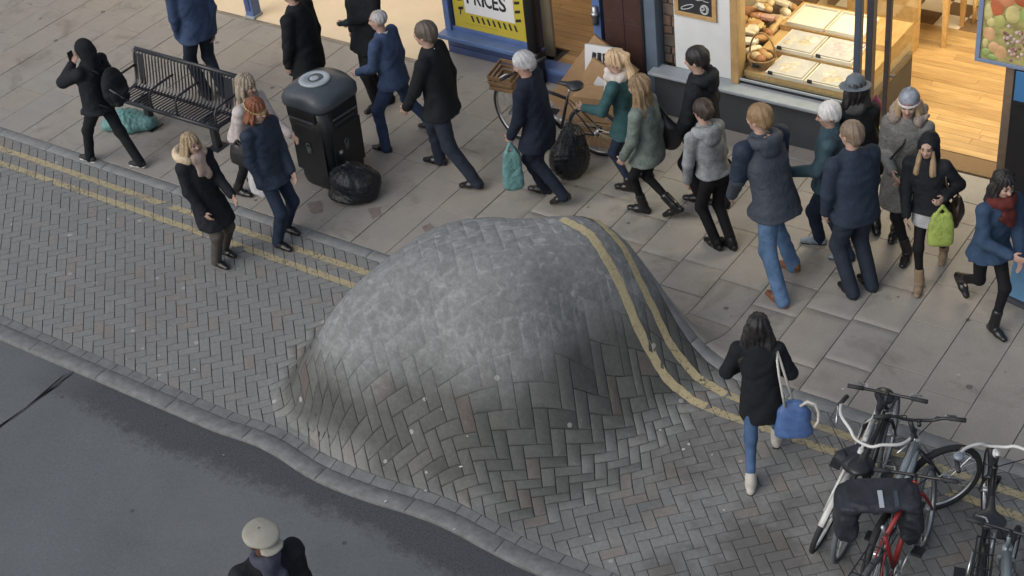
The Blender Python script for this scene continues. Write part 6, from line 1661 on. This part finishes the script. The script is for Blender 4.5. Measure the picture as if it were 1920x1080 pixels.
# front: woman seen from behind
p = PP['front'] = person('person with long dark hair in black coat and jeans walking away with a blue bag', [(1408, 912), (1456, 826)], (1421, 612), 116, sex='f', hair=('long', (.016, .012, .012), .36, 1.35), coat=(C_BLACK, .355, 1.2, {'fold': .006}), legs=(C_MJEANS, .82), shoes=(M_SHOEC, 'ankle'), arms=((4, 58, 62, 22), (2, 58, 66, 18)), nod=6, lift=(.0, .07))
t = thing('handbag', 'bright blue handbag with a cream strap on the shoulder of the person in black coat', 'bag', tuple(p['sh'][1]-p['l']*.12-p['up']*.56-p['f']*.12), rz=FACE-.1)
s = SDF(.011, .03); s.loft([-.22, -.20, .0, .13], [0]*4, [0]*4, [.12, .15, .13, .085], [.05, .075, .06, .025], (1, 0), (0, 1), ex=3); s.fold = .004; s.build('bag', M_BLUEB, t)
M_CST = mat('cream_strap', (.50, .48, .45), .6, .1)
strap('strap', [(-.07, -.03, .10), (-.09, -.045, .24), (-.12, -.07, .46), (-.13, -.03, .58), (-.12, .05, .60), (-.06, .07, .34), (.0, .03, .11)], .011, M_CST, t); strap('strap', [(.05, -.04, .11), (.10, -.06, .17), (.16, -.06, .14), (.19, -.05, .04), (.19, -.04, -.06), (.16, -.05, -.11)], .013, M_CST, t)
# left group
p = PP['fur'] = person('blond person in black fur-hooded coat with pink-beige scarf walking right', [(428, 478), (414, 500)], (358, 270), -6, sex='f', hair=('long', (.27, .20, .12), .09), coat=(C_BLACK2, .33, 1.6, {'flare': .03, 'fold': .008}), legs=(C_GREYB, 1.0), shoes=(M_SHOE, 'shoe'), arms=((22, 8, 44), (6, 10, 26)), scarf=(C_BEIGE, 1.1, .6), hood=('fur', C_BLACK2, C_FUR), lift=(0, 0))
person('auburn-haired person with gold headband in navy coat and jeans walking right', [(545, 436), (530, 466)], (481, 206), -4, sex='f', hair=('long', (.15, .05, .022), .09), coat=(C_NAVY2, .44, 1.3, {'flare': .01}), legs=(C_DJEANS, .95), shoes=(M_SHOE, 'shoe'), arms=((10, 8, 22), (-6, 10, 24)), hat=('headband', C_BAND), nod=10, lift=(0, 0))
p = PP['pink'] = person('person with long ash blond hair and pale pink knit walking right at the bench end', [(482, 344), (455, 366)], (462, 160), 4, sex='f', hair=('long', (.26, .22, .17), .30), coat=(C_PINK, .48, 1.1), legs=(C_TIGHT, .85), shoes=(M_SHOE, 'boot'), arms=((24, 8, 50), (-10, 10, 30)), nod=8, S=1.66)
hang_bag('white carrier bag hanging beside the person in pale pink knit', p['wr'][1]-p['up']*.05, (.12, .07, .42), plastic('white_carrier_film', (.5, .5, .52), .4, 0, .5), 17, .02)
hang_bag('dark handbag hanging from the arm of the person in pale pink knit', p['el'][1]-p['up']*.02-p['l']*.06, (.13, .06, .28), M_LEATH, 21, .008, name='handbag')
# bottom: man in a flat cap on the road
pw = at(486, 1011, 1.60)
person('person in cream flat cap and dark jacket walking along the road at the bottom edge', [(pw[0]-.05, pw[1]+.12, -.055), (pw[0]+.12, pw[1]-.12, -.055)], (pw[0]+.02, pw[1], 1.60), -22, S=1.75, fat=.92, hair=('rim', (.06, .05, .05)), coat=(C_BLACK2, .45, 1.6, {'name': 'jacket'}), legs=(C_DJEANS, 1.0), shoes=(M_SHOE, 'shoe'), arms=((10, 2, 20), (-8, 2, 18)), hat=('flatcap', C_CAP), scarf=(cloth('blue_grey_scarf', (.055, .06, .085)), .95, .5), nod=12, skin=M_SKIND, z0=-.055, look=10)
